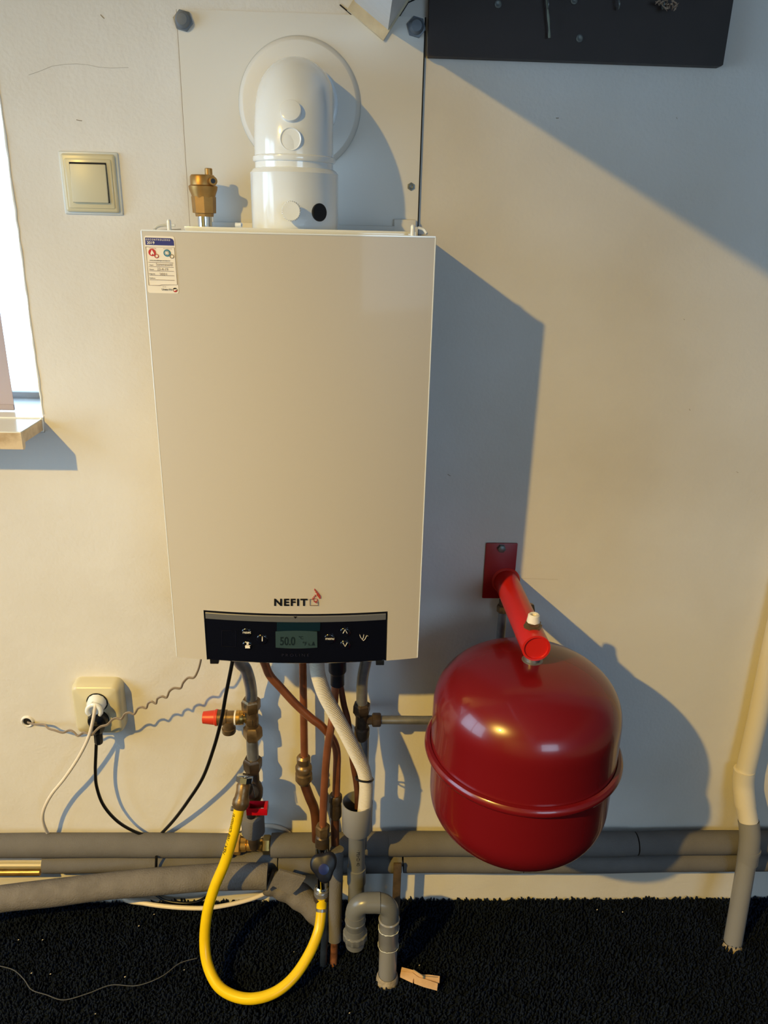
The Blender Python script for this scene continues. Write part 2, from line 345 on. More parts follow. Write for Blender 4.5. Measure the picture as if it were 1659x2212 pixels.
# ------------------------------------------------------------ flue
FY = -.142; FXc = P(637, 430, FY).x; zA0 = P(637, 498, FY).z; 
fl_ = thing('flue', 'glossy white flue elbow on a wide adapter on top of the boiler', 'flue', (FXc, FY, 1.60))
zt = P(637, 378, FY).z; z2 = P(637, 369, FY).z; z3 = P(637, 352, FY).z; z4 = P(637, 340, FY).z
MB().lathe((FXc, FY, 0), (0, 0, 1), [(1.58, .0705), (zt, .0705), (zt+.001, .071), (z2, .067), (z2+.002, .064)], 64).build('adapter', white_m, fl_)
rz = rc.z; R = .082; rr = .0625
pth = [V((FXc, FY, z2-.01)), V((FXc, FY, (z2+rz-R)/2))]
for k in range(0, 25):
    a = math.pi/2*k/24; pth.append(V((FXc, FY+R-R*math.cos(a), rz-R+R*math.sin(a))))
pth.append(V((FXc, -.004, rz)))
MB().tube(pth, rr, 64).build('elbow', white_m, fl_)
MB().lathe((FXc, FY, 0), (0, 0, 1), [(z3-.001, .0625), (z3, .0650), (z3+.003, .0662), (z4-.001, .0655), (z4+.001, .0625)], 64).build('socket_bead', white_m, fl_)
MB().lathe((FXc, -.03, rz), (0, 1, 0), [(0, .0625), (.002, .0665), (.024, .0665)], 64).build('wall_collar', white_m, fl_)
n1 = V((-.05, -.93, .35)).normalized(); c = P(628, 240, -.196)
MB().lathe(c-n1*.010, n1, [(0, .0165), (.011, .0165), (.0135, .0158), (.0142, .0145), (.0142, 0)], 40).build('elbow_cap', white_m, fl_)
n2 = V((-.08, -1, .02)).normalized(); c = P(628, 300, FY-rr)-n2*.0015
MB().lathe(c-n2*.006, n2, [(0, .0165), (.0072, .0165), (.0078, .0158), (.0074, .0148), (.0066, .0142), (.0066, 0)], 40).build('elbow_cap', white_m, fl_)
c = P(630, 456, FY-.083); kn = MB(); rg = [.0150 if k % 2 else .0138 for k in range(56)]
for_r = []
for t, f in ((0, .93), (.001, 1.0), (.010, 1.0), (.0115, .93), (.0115, .001)):
    for_r.append([c+V((math.cos(2*math.pi*k/56)*rg[k]*f, -t, math.sin(2*math.pi*k/56)*rg[k]*f)) for k in range(56)])
kn.rings(for_r).build('test_cap', white_m, fl_)
MB().lathe(c+V((0, .02, 0)), (0, -1, 0), [(0, .010), (.021, .010)], 20).build('cap_stem', white_m, fl_)
ang = math.radians(37); nb = V((math.sin(ang), -math.cos(ang), 0)); cbp = V((FXc, FY, P(690, 459, FY-.055).z))+nb*.0690
MB().lathe(cbp, nb, [(0, .0135), (.0028, .0135), (.0036, .0125), (.0036, 0)], 28).build('black_plug', black_m, fl_)

# ------------------------------------------------------------ air vent
vx = P(440, 430, -.05); VX = vx.x
av = thing('air_vent', 'brass automatic air vent on a chrome stub above the boiler', 'air vent', (VX, -.05, 1.60))
def zy(x, y, Y): return P(x, y, Y).z
k = mm(440, 430, -.05)
MB().lathe((VX, -.05, 0), (0, 0, 1), [(1.58, 15.5*k), (zy(440, 466, -.05), 15.5*k)], 28).build('chrome_stub', chrome_m, av)
MB().lathe((VX, -.05, 0), (0, 0, 1), [(zy(440, 468, -.05), 19*k), (zy(440, 461, -.05), 20*k), (zy(440, 460, -.05), 25*k), (zy(440, 425, -.05), 26.5*k)], 8, .2).lathe((VX, -.05, 0), (0, 0, 1), [(zy(440, 430, -.05), 24*k), (zy(440, 421, -.05), 26*k), (zy(440, 410, -.05), 30*k), (zy(440, 403, -.05), 31*k), (zy(440, 401, -.05), 29*k), (zy(440, 400, -.05), 27*k), (zy(440, 382, -.05), 26.5*k), (zy(440, 378, -.05), 24*k)], 40).build('vent_body', vent_m, av)
MB().lathe((P(451, 380, -.055).x, -.055, zy(451, 384, -.055)), (0, 0, 1), [(0, 8*k), (.014, 8*k), (.015, 7*k)], 18).build('valve_cap', vent_m, av)
MB().lathe(P(460, 391, -.067), (.45, -.9, 0), [(-.008, 9*k), (.002, 9*k), (.003, 7*k)], 18).build('bleed_boss', vent_m, av)
MB().lathe(P(460, 391, -.070), (.45, -.9, 0), [(0, 5*k), (.0012, 5*k), (.0012, 0)], 14).build('bleed_screw', bknob_m, av)

# ------------------------------------------------------------ light switch
so_ = thing('light_switch', 'cream square light switch with rocker, caulked to the wall', 'light switch', P(198, 452))
a_, b_, c_, d_ = P(136, 336), P(252, 336), P(258, 456), P(144, 456)
cx_ = (a_.x+b_.x+c_.x+d_.x)/4; cz_ = (a_.z+b_.z+c_.z+d_.z)/4; wS = .0935; hS = .0955
MB().box((cx_, -.001, cz_), (wS+.010, .006, hS+.008), .0028).build('caulk_bead', caulk_m, so_)
MB().box((cx_, -.005, cz_), (wS, .010, hS), .0045, seg=3).build('frame', cream_m, so_)
MB().box((cx_+.0005, -.0095, cz_-.001), (.0815, .006, .0815), .003).build('frame_step', cream_m, so_)
MB().box((cx_+.001, -.0127, cz_+.001), (.0640, .0012, .0655)).build('rocker_gap', dark_m, so_)
MB().box((cx_+.001, -.0150, cz_-.0005), (.0620, .006, .0625), .0015, Matrix.Rotation(math.radians(-2.5), 3, 'X')).build('rocker', cream2_m, so_)

# ------------------------------------------------------------ boiler
BXL, BXR = -.3276, .1126; BXC = (BXL+BXR)/2; BW = (BXR-BXL)/2; BZ1 = 1.6205; BZ0 = P(390, 1420, -.272).z; YF = -.27; SAG = .022
def fy(x): return YF - SAG*(1-((x-BXC)/BW)**2)
def fp(px, py, off=.0004):
    Y = -.285
    for _ in range(8): Y = fy(max(BXL, min(BXR, P(px, py, Y).x)))-off
    return P(px, py, Y)
bo_ = thing('boiler', 'cream white wall-hung boiler with black control panel and curved front', 'boiler', (BXC, -.13, BZ0))
PX0 = fp(442.5, 1330).x; PX1 = fp(835, 1330).x; PZ1 = fp(442, 1320.5).z; PZ0 = fp(449, 1427).z
def slab(mb, xa, xb, za, zb, off=0., back=-.25, nx=24, bev=.0015):
    xs = [xa+(xb-xa)*i/nx for i in range(nx+1)]
    rings = []
    for x in xs:
        y = fy(x)-off
        rings.append([V((x, y+bev, za)), V((x, y, za+bev)), V((x, y, zb-bev)), V((x, y+bev, zb)), V((x, back, zb)), V((x, back, za))])
    mb.rings(rings); return mb
cv = MB(); slab(cv, BXL, PX0-.002, BZ0, PZ1+.002, nx=6, bev=.0); slab(cv, PX1+.002, BXR, BZ0, PZ1+.002, nx=6, bev=0)
slab(cv, BXL, BXR, PZ1+.002, BZ1, nx=40, bev=0.0)
cv.box((BXL+.001, -.13, (BZ0+BZ1)/2), (.002, .245, BZ1-BZ0)).box((BXR-.001, -.13, (BZ0+BZ1)/2), (.002, .245, BZ1-BZ0))
cover = cv.build('front_cover', cover_m, bo_)
rim = MB(); slab(rim, BXL, BXR, BZ1-.0005, BZ1+.0015, .0008, -.262, 40, 0); rim.build('top_edge', white_m, cover)
for xe in (BXL, BXR): MB().tube([V((xe, YF+.0005, BZ0+.001)), V((xe, YF+.0005, BZ1))], .0011, 8).build('edge_highlight', white_m, cover)  # white tubes paint a bright highlight along the cover's side edges
MB().box((BXC, -.125, (BZ0+.02+BZ1)/2), (2*BW-.012, .24, BZ1-BZ0-.03), .002).build('casing', white_m, bo_)
MB().box((BXC+.015, -.235, BZ1+.002), (2*BW-.085, .012, .010), .001).box((BXC, -.12, BZ1-.004), (2*BW-.02, .22, .006), .001).build('top_lip', white_m, bo_)
for (x, y, yy) in ((366, 497, -.262), (891, 508, -.262)):
    q = P(x, y, yy); MB().lathe(q, (0, 0, 1), [(-.005, .0032), (.0125, .0032), (.0148, .002), (.015, .0)], 14).build('cover_pin', white_m, bo_)
MB().tube(catmull([P(333, 496, -.24), P(342, 489, -.235), P(360, 486.5, -.23), P(378, 487, -.23)], 5), .0022, 8).build('corner_bracket', white_m, bo_)
MB().tube(catmull([P(903, 492, -.235), P(915, 496, -.235), P(922, 505, -.24)], 5), .0022, 8).build('corner_bracket', white_m, bo_)
q = P(517, 486, -.2); MB().lathe(q, (1, -.3, 0), [(-.006, .0035), (.004, .0035), (.004, .0028), (0, .0025)], 14).build('top_grommet', white_m, bo_)
# control panel
cp = slab(MB(), PX0, PX1, PZ0, PZ1, -.0015, -.24, 40, .002).build('control_panel', panel_m, bo_)
for xa in (452.5, 812):
    q0 = fp(xa, 1430); q1 = fp(xa+18, 1430); MB().box(((q0.x+q1.x)/2, fy(q0.x)+.010, PZ0-.003), (q1.x-q0.x, .014, .012), .001).build('panel_foot', black_m, bo_)
g = MB(); slab(g, PX0-.0024, PX1+.0024, PZ1-.0002, PZ1+.0024, -.003, -.25, 30, 0); slab(g, PX0-.0024, PX0+.0002, PZ0, PZ1, -.003, -.25, 2, 0); slab(g, PX1-.0002, PX1+.0024, PZ0, PZ1, -.003, -.25, 2, 0)
g.build('panel_gap', dark_m, bo_)
s1 = fp(444, 1323).z; s0 = fp(444, 1336.5).z
slab(MB(), PX0+.0012, PX1-.0012, s0, s1, .0012, -.262, 40, .001).build('silver_strip', silver_m, cp)
def flatpoly(px, off, m, name, parent, th=.0003):
    a = [fp(x, y, off) for x, y in px]; return MB().prism(a, (0, th, 0)).build(name, m, parent, flat=True)
def circ(cx, cy, rx, ry=None, n=24): ry = ry or rx; return [(cx+rx*math.cos(2*math.pi*k/n), cy+ry*math.sin(2*math.pi*k/n)) for k in range(n)]
def ptext(s, cx, cy, size, m, name, parent, off=.0008, bold=0.0, sx=1.0, skew=0.0, fn=None, slope=0.0, sp=1.0):
    vs, fs = text_geo(s, size, bold, sx, sp)
    f = fn or (lambda u, v: fp(cx+u+skew*v, cy-v+slope*u, off))
    return warp(MB(), vs, fs, f).build(name, m, parent, flat=True)
def stroke(pts, wpx, off, m, name, parent, closed=False):
    mb = MB(); q = [fp(x, y, off) for x, y in pts]; r = wpx/2*mm(600, 1300, -.28)
    mb.tube(q, r, 6, closed=closed); return mb.build(name, m, parent)
flatpoly([(634, 1332), (642, 1332), (638, 1336.5)], .0016, pblack_m, 'arrow_mark', cp)
flatpoly([(598, 1343.5), (692, 1343), (691, 1363), (598, 1363.5)], .0001, tealp_m, 'tinted_window', cp)
scr = MB(); N = 14
top = [(595+i*90/N, 1364.5-1.6*math.sin(math.pi*i/N)) for i in range(N+1)]; bot = [(685.5-i*90/N, 1399+1.8*math.sin(math.pi*i/N)) for i in range(N+1)]
sc_ = scr.prism([fp(x, y, .0004) for x, y in top+bot], (0, .001, 0)).build('display', lcd_m, cp, flat=True)
ptext('50.0', 621, 1386, 25, lcdd_m, 'digits', sc_, .0007, .4, .78)
ptext('°C', 650, 1378, 9, lcdd_m, 'digits', sc_, .0007, .1)
ptext('°F ı..∆', 667, 1391, 11, lcdd_m, 'digits', sc_, .0007, .15)
BT = [(533, 1366, 'reset'), (534.5, 1394, ''), (566.5, 1380.5, 'i'), (712.5, 1379.5, 'menu'), (745.5, 1365, 'up'), (745.5, 1392.5, 'down')]
for (x, y, s_) in BT:
    c = fp(x, y, -.002); r = (11.5 if s_ in ('i', 'menu') else 10.5)*mm(x, y, -.28)
    b = MB().lathe(c, (0, -1, 0), [(0, r*1.05), (.0016, r*1.05), (.0028, r*.9), (.0030, r*.8), (.0030, 0)], 28).build('button', panel_m, cp)
    o_ = .0032
    if s_ == 'reset': ptext('reset', x, y, 8.6, pwhite_m, 'lettering', b, o_, .06, 1.0)
    if s_ == 'menu': ptext('menu', x, y, 8.6, pwhite_m, 'lettering', b, o_, .06, 1.0)
    if s_ == 'i': ptext('i', x, y, 15, pwhite_m, 'lettering', b, o_, .3)
    if s_ == 'up': stroke([(741, 1368), (745.5, 1360), (750, 1368)], 1.8, o_, pwhite_m, 'chevron', b)
    if s_ == 'down': stroke([(741, 1388.5), (745.5, 1396.5), (750, 1388.5)], 1.8, o_, pwhite_m, 'chevron', b)
    if s_ == '':
        mb = MB()
        for pl in ([(530, 1394), (539, 1394), (540, 1400.5), (529.5, 1400.5)], [(532.5, 1389), (537, 1389), (537, 1393), (532.5, 1393)], [(530.5, 1388), (532, 1386.5), (537.5, 1387), (538.5, 1388.8)]):
            mb.prism([fp(px, py, o_) for px, py in pl], (0, .0002, 0))
        mb.tube([fp(529, 1396, o_), fp(541, 1394.5, o_)], .0004, 5); mb.build('chimney_sweep_symbol', pwhite_m, b, flat=True)
stroke([(777, 1371), (779, 1377), (783, 1381), (785, 1377), (786, 1371)], 1.3, .0005, pwhite_m, 'stethoscope_symbol', cp)
stroke([(782, 1381), (785, 1384), (789, 1380), (792, 1373), (795, 1374)], 1.3, .0005, pwhite_m, 'stethoscope_symbol', cp)
stroke([(479, 1362), (509, 1362.5), (509, 1397), (479, 1396)], .7, .0002, mat('panel_line', rgb(34, 34, 50), .3), 'flap_outline', cp, True)
ptext('P R O L I N E', 638, 1415.5, 8.5, MATS['panel_line'], 'lettering', cp, .0002, 0, 1.25)
# logo
ptext('NEFIT', 627.5, 1302, 20.5, pblack_m, 'lettering', cover, .0012, .8, 1.16, sp=1.22)
stroke([(678, 1294.5), (669.5, 1294.5), (669.5, 1308), (687, 1308), (687, 1300)], 1.4, .0012, pbrown_m, 'logo_square', cover)
lg = MB()
for (x, ya, yb) in ((679.5, 1272, 1276), (682, 1274.5, 1280.5), (684.5, 1277, 1287), (687, 1280, 1290), (689.3, 1283, 1293), (691.5, 1286, 1293), (675.5, 1291, 1296), (678, 1288, 1292), (680.5, 1285, 1289), (678, 1297, 1300), (680.5, 1299, 1302), (683, 1298, 1303), (685.2, 1295, 1299)):
    lg.tube([fp(x, ya, .0012), fp(x+.4, yb, .0012)], .00080, 5)
lg.tube([fp(677, 1293.6, .0012), fp(685, 1293.6, .0012)], .00045, 5)
lg.build('logo_flame', logo_r_m, cover)
# mounting rail on the wall behind the boiler
ra = P(455, 478, -.012); rb = P(903, 490, -.012)
mr = thing('mounting_rail', 'flat white mounting rail just above the boiler back', 'rail', ((ra.x+rb.x)/2, 0, 1.58))
MB().box(((ra.x+rb.x)/2, -.010, (1.58+ra.z)/2-.001), (rb.x-ra.x, .012, ra.z-1.58), .0015).build('rail', plate_m, mr)
ta = P(852, 473.5, -.016); tb = P(899, 474, -.016); MB().box(((ta.x+tb.x)/2, -.010, (1.59+ta.z)/2), (tb.x-ta.x, .013, ta.z-1.59), .002).build('rail_tab', plate_m, mr)

# sticker
st = thing('inspection_sticker', 'inspection sticker dated 2019 on the top left of the boiler front', 'sticker', fp(349, 634))
def sm(u, v, off=.0006):   # u,v in sticker units 0..66 x 0..124 (v down)
    a = u/66.; b = v/124.
    x = (1-a)*(1-b)*311+a*(1-b)*376.5+(1-a)*b*319.5+a*b*386.5; y = (1-a)*(1-b)*509+a*(1-b)*511+(1-a)*b*632.5+a*b*634
    return fp(x, y, off)
def spoly(pts, m, name, off=.0007): return MB().prism([sm(u, v, off) for u, v in pts], (0, .0002, 0)).build(name, m, st, flat=True)
def rrect(x0, y0, x1, y1, r, n=5):
    out = []
    for cx, cy, a0 in ((x1-r, y0+r, -90), (x1-r, y1-r, 0), (x0+r, y1-r, 90), (x0+r, y0+r, 180)):
        out += [(cx+r*math.cos(math.radians(a0+90*k/n)), cy+r*math.sin(math.radians(a0+90*k/n))) for k in range(n+1)]
    return out
spoly(rrect(0, 0, 66, 124, 5), stick_m, 'paper', .0004)
spoly([(2, 4), (58, 4), (62, 6), (64, 10), (64, 20), (2, 20)], pblue_m, 'blue_band')
def stext(s, u, v, size, m, bold=.0, sx=1., off=.0010, name='lettering'):
    vs, fs = text_geo(s, size, bold, sx); return warp(MB(), vs, fs, lambda a, b: sm(u+a, v-b, off)).build(name, m, st, flat=True)
stext('G E C O N T R O L E E R D', 30, 8.3, 5.2, pwhite_m, .08, .86); stext('2019', 13.5, 15.3, 8.6, pwhite_m, .12, .98)
def sline(pts, m, r=.0003, closed=False, name='ruled_line'): return MB().tube([sm(u, v, .0008) for u, v in pts], r, 5, closed=closed).build(name, m, st)
sline([(2, 24), (64, 24), (64, 105), (30, 106), (27, 107.5), (3, 107.5)], pbrown_m, .0003, True, 'form_outline')
def disc(u, v, r): return [(u+r*math.cos(2*math.pi*k/28), v+r*math.sin(2*math.pi*k/28)) for k in range(28)]
spoly(disc(15, 36, 8), pred_m, 'flame_disc'); spoly(disc(47.5, 36.5, 8), pteal_m, 'frost_disc')
sline(disc(24, 43.5, 4), pred_m, .0005, True, 'tick_circle'); sline(disc(57, 43.5, 4), pgrey_m, .0005, True, 'tick_circle')
spoly([(14.5, 30), (17.5, 35), (19, 38), (18, 41.5), (16, 38), (13.5, 42), (11.5, 40.5), (11.5, 37), (13, 34)], stick_m, 'flame_symbol', .0010)
for a in range(0, 180, 45):
    c_1, s_1 = math.cos(math.radians(a))*5, math.sin(math.radians(a))*5; MB().tube([sm(47.5-c_1, 36.5-s_1, .001), sm(47.5+c_1, 36.5+s_1, .001)], .0007, 5).build('frost_symbol', stick_m, st)
stext('Verwarming', 17, 26.8, 3, pred_m, .02); stext('Airconditioning', 49, 26.8, 3, pgrey_m, .0)
stext('www.uwinstallatiegecontroleerd.nl', 30.5, 53.2, 3.5, pblack_m, .05, .9)
for v in (57.5, 67, 76, 85.5, 95.5): sline([(6, v), (59, v)], pbrown_m, .00025)
for t_, v in (('Naam', 63.5), ('Datum', 73), ('Volgende', 82.5), ('Telefoon', 92)): stext(t_, 11.5, v, 3.6, pblack_m, .03)
stext('Sommeveld', 39, 62, 8, pgrey_m, 0, .95); stext('23-4-19', 35, 72.2, 8, pgrey_m, 0, .95); stext('2021', 36, 83.2, 8, pgrey_m, 0, 1.1)
stext('lid van', 36, 110, 3, pbrown_m, 0); stext('Uneto-Vni', 41, 116, 6.2, pblack_m, .1, .85)
spoly(disc(58.5, 116.5, 4.8), pblack_m, 'emblem', .0008); spoly([(54, 117.5), (63, 117.5), (61, 120.5), (58.5, 121.2), (56, 120.5)], pred_m, 'emblem', .0011)
spoly([(54.6, 115.5), (62, 114.5), (62.5, 116), (56, 119)], stick_m, 'emblem', .0012)

# ------------------------------------------------------------ coat board
fyb = -.022
cbx = thing('coat_board', 'dark stained wooden board with screws and hooks at top right', 'board', P(1240, 135))
MB().prism([P(925, 121, fyb), P(1558, 143, fyb), P(1562, 140, fyb), P(1580, 0, fyb)+V((.004, 0, .10)), P(925, 0, fyb)+V((0, 0, .12))], (0, .020, 0)).build('plank', wood_m, cbx)
MB().tube([P(925, 0, -.006)+V((-.001, 0, .1)), P(924, 121, -.006)], .0015, 5).build('lit_edge', mat('lit_edge_wood', rgb(120, 110, 104), .7), cbx)  # pale strip paints the lit line on the plank's left edge
for x, y in ((1076, 9), (1252, 83), (1240, 1)):
    c = P(x, y, fyb-.0005); MB().lathe(c, (0, -1, 0), [(0, .0062), (.0012, .0058), (.002, .004), (.0012, .0016), (.0008, 0)], 18).build('screw', screw_m, cbx)
for x in (1178, 1330, 1425):
    c = P(x, 2, fyb); MB().tube(catmull([c+V((0, 0, .004)), c+V((0, -.012, .0)), c+V((.002, -.018, -.008)), c+V((.003, -.012, -.014)), c+V((.003, -.007, -.010))], 5), .0014, 8).build('cup_hook', screw_m, cbx)
tag(MB().tube(catmull([P(1180, -18, -.034), P(1183, 20, -.034), P(1186, 55, -.033), P(1187, 82, -.033)], 5), [.0018+.0004*math.sin(i) for i in range(16)], 8).build('twine', twine_m), 'loose piece of pale green twine hanging down the dark board', 'twine')
dl = MB()
for i in range(26):
    c = P(1438+random.uniform(-22, 22), 8+random.uniform(-8, 12), -.036-random.uniform(0, .01)); d = V((random.uniform(-1, 1), random.uniform(-.5, .5), random.uniform(-1, 1)))*.006
    dl.tube([c-d, c+V((0, -.003, 0)), c+d], [.0004, .0016, .0003], 5)
tag(dl.build('dried_sprig', tan_m), 'crumpled dried leaves caught on the right hook of the board', 'dried leaves')

# ------------------------------------------------------------ expansion vessel
VXc, VYc = .3305, -.245
ev = thing('expansion_vessel', 'large glossy red expansion vessel hanging from a red arm', 'expansion vessel', (VXc, VYc, .455))
def dome(r, z0, h_, n, sgn, N=22): return [(z0+sgn*h_*math.sin(t)**(2/n), r*max(0, math.cos(t))**(2/n)) for t in [math.pi/2*i/N for i in range(N+1)]]
MB().lathe((VXc, VYc, 0), (0, 0, 1), [(.676, .183), (.69, .181)]+dome(.1805, .755, .117, 2.35, 1), 96).build('upper_shell', red_m, ev)
MB().lathe((VXc, VYc, 0), (0, 0, -1), [(-z, r) for z, r in [(.676, .179), (.66, .178)]+dome(.178, .575, .118, 2.3, -1)], 96).build('lower_shell', red_m, ev)
MB().lathe((VXc, VYc, 0), (0, 0, 1), [(.6635, .180), (.665, .188), (.668, .192), (.673, .1935), (.679, .1925), (.683, .189), (.684, .183)], 96, caps=False).build('clamp_band', red_m, ev)
MB().lathe((VXc+.002, VYc-.002, .868), (0, 0, 1), [(0, .020), (.004, .020), (.005, .0155), (.03, .0155)], 24).build('neck', steel_m, ev)
# bracket
pc = P(1080, 1232)
br = thing('vessel_bracket', 'red tubular wall bracket that carries the red vessel', 'bracket', (pc.x, 0, P(1075, 1290).z))
a_ = P(1048, 1173, -.003); b_ = P(1115, 1173, -.003); c_ = P(1111, 1292, -.003); d_ = P(1043, 1292, -.003)
xm0 = (a_.x+d_.x)/2; xm1 = (b_.x+c_.x)/2; zm0 = (c_.z+d_.z)/2; zm1 = (a_.z+b_.z)/2
MB().box(((xm0+xm1)/2, -.003, (zm0+zm1)/2), (xm1-xm0, .005, zm1-zm0), .002).build('wall_plate', plated_m, br)
xa = (xm0+xm1)/2; ae = P(1158, 1400, -.285); aw = V((ae.x-.006, -.005, ae.z)); 
ra_ = .0262
MB().tube([aw, ae], ra_, 40, caps=False).lathe(aw, (0, -1, 0), [(0, .031), (.002, .030), (.004, .0265)], 40, caps=False).build('arm', arm_m, br)
MB().lathe(ae, (0, -1, 0), [(-.001, ra_), (.0012, ra_), (.0014, ra_-.004), (-.002, ra_-.0045), (-.002, 0)], 40, caps=False).build('end_plug', arm_m, br)
q = P(1083, 1184, -.006); MB().lathe(q, (0, -1, 0), [(0, .0095), (.001, .0095), (.001, .0085), (.007, .0085), (.008, .007)], 6, .4).build('bolt', screw_m, br)
q = V((ae.x-.001, P(1147, 1345, -.262).y, ae.z+ra_-.004)); q.y = -.250
MB().lathe(q, (0, 0, 1), [(0, .0165), (.006, .0175), (.0075, .0150), (.008, .0145), (.013, .0145), (.014, .012)], 6, .5).build('vent_nut', obrass_m, br)
MB().lathe(q, (0, 0, 1), [(.012, .0125), (.015, .0125), (.019, .0118), (.027, .0108), (.029, .0085), (.028, .0050), (.024, .0045)], 12).build('vent_cap', pwhite_m, br)
q = V((ae.x+ra_-.010, -.125, ae.z-.006)); MB().lathe(q, (1, 0, .1), [(0, .013), (.010, .0135), (.014, .011)], 6, .3).build('side_fitting', obrass_m, br)

# ------------------------------------------------------------ pipes
def vprof(x, Y, rows): return [(zy(x, y, Y), r*mm(x, y, Y)) for y, r in rows]
def vert(name, m, parent, x, yref, Y, rows, seg=24, phase=0.): 
    X = P(x, yref, Y).x
    return MB().lathe((X, Y, 0), (0, 0, -1), [(-z, r) for z, r in vprof(x, Y, rows)], seg, phase).build(name, m, parent)
def pl(name, m, parent, pts, r, seg=20, n=7): return MB().tube(catmull([P(*p) for p in pts], n), r, seg).build(name, m, parent)
# left heating riser
YL = -.05
hr = thing('heating_riser', 'grey steel riser with aged brass compression fittings under the left of the boiler', 'pipe', P(547, 1820, YL))
pl('bent_pipe', steel_m, hr, [(505, 1405, -.12), (519, 1432, -.095), (530, 1444, -.083), (538, 1467, -.068), (542.5, 1493, -.055), (543, 1520, -.05)], .0130)
vert('nut', obrass_m, hr, 544, 1560, YL, [(1509, 17), (1512, 20), (1514, 21), (1530, 21), (1534, 18), (1538, 15)], 6, .2)
vert('tee', obrass_m, hr, 544, 1560, YL, [(1536, 15), (1545, 14), (1548, 15), (1560, 15), (1562, 13.5), (1572, 14)], 28)
vert('nut', obrass_m, hr, 545, 1560, YL, [(1568, 16), (1571, 20), (1578, 21), (1590, 21), (1594, 18), (1598, 14)], 6, .5)
vert('pipe', steel_m, hr, 545.5, 1620, YL, [(1590, 12.8), (1645, 12.8)], 28)
vert('nut', dbrass_m, hr, 546, 1650, YL, [(1637, 17), (1640, 20), (1643, 21), (1658, 20), (1664, 17), (1668, 15)], 6, .2)
vert('valve_body', dbrass_m, hr, 547, 1700, YL, [(1664, 14), (1690, 14), (1695, 18), (1705, 21), (1718, 20), (1728, 15), (1760, 14), (1765, 18)], 28)
vert('foam_collar', foam_m, hr, 547, 1790, YL, [(1757, 18), (1760, 24), (1765, 25), (1796, 25), (1801, 21), (1803, 14)], 32)
vert('lower_body', dbrass_m, hr, 547, 1790, YL, [(1800, 16), (1818, 13), (1832, 9)], 24)
zs_ = zy(490, 1550, YL); kk = mm(490, 1550, YL)
xs_ = lambda px: P(px, 1550, YL).x
sv = thing('safety_valve', 'brass safety valve with a red cap on the riser', 'valve', (xs_(490), YL, zs_-.03))
MB().lathe((0, YL, zs_), (1, 0, 0), [(xs_(438), 10*kk), (xs_(439), 13*kk), (xs_(464), 16*kk), (xs_(466), 18*kk), (xs_(470.5), 18*kk), (xs_(471), 12*kk)], 32).build('red_cap', cap_m, sv)
MB().lathe((0, YL, zs_), (1, 0, 0), [(xs_(470), 17*kk), (xs_(490), 17*kk), (xs_(491), 15*kk), (xs_(508), 15*kk)], 32).lathe((xs_(494), YL-.006, zs_-.035), (0, 0, 1), [(0, 14*kk), (.002, 15*kk), (.012, 15*kk), (.013, 13*kk), (.032, 12*kk)], 28).build('valve_body', obrass_m, sv)
MB().lathe((0, YL, zs_), (1, 0, 0), [(xs_(507), 16.3*kk), (xs_(510.5), 16.3*kk)], 32).build('white_washer', pwhite_m, sv)
MB().lathe((0, YL, zs_), (1, 0, 0), [(xs_(510), 16*kk), (xs_(518), 16*kk), (xs_(519), 15*kk), (xs_(520), 16*kk), (xs_(526), 15*kk), (xs_(527), 11*kk), (xs_(540), 10*kk)], 32).build('union', brass_m, sv)
MB().box((xs_(541), YL-.0145, zs_-.004), (.013, .004, .016), .001).build('tee_boss', obrass_m, hr)
# fill valve
fv = thing('fill_valve', 'small fill valve with chrome cap and red lever above yellow hose', 'valve', P(524, 1740, -.11))
MB().tube([P(548, 1712, -.05), P(530, 1706, -.105)], [.017, .016], 20).build('branch', dbrass_m, fv)
ax = (P(528, 1670, -.103)-P(518, 1735, -.128)).normalized()
q = P(527, 1691, -.116)
MB().lathe(q, ax, [(0, .0120), (.0015, .0165), (.003, .0185), (.0150, .0185), (.0165, .016), (.0167, 0)], 8, .3).build('chrome_cap', chrome_m, fv)
MB().lathe(q, -ax, [(.000, .0125), (.004, .0150), (.020, .0145), (.032, .0160), (.038, .0185), (.048, .0190), (.053, .0165), (.057, .0140)], 28).build('valve_body', obrass_m, fv)
MB().tube([P(544, 1692, -.118), P(550, 1722, -.118)], .0011, 6).build('wire_clip', chrome_m, fv)
MB().tube([P(512, 1695, -.118), P(510, 1722, -.12)], .0011, 6).build('wire_clip', chrome_m, fv)
MB().lathe(P(499, 1746, -.128), V((1, .2, -.4)), [(0, .0055), (.010, .0055), (.011, .004), (.02, .004)], 12).build('clamp_screw', steel_m, fv)
la = P(533, 1751, -.105); lb = P(578, 1747, -.105); lv = MB()
lc = (la+lb)/2; lx = lb.x-la.x
lv.box((lc.x, -.112, lc.z), (lx, .003, .0185), .001).box((lc.x, -.088, lc.z), (lx, .003, .0185), .001).box((lb.x-.004, -.100, lc.z), (.008, .026, .0185), .0012).box((la.x+.003, -.100, lc.z-.002), (.006, .026, .014), .001)
lv.build('red_lever', handle_m, fv)
MB().lathe(P(543, 1757, -.095), (0, 0, -1), [(-.01, .011), (.008, .011), (.011, .008)], 18).build('lever_stem', dbrass_m, fv)
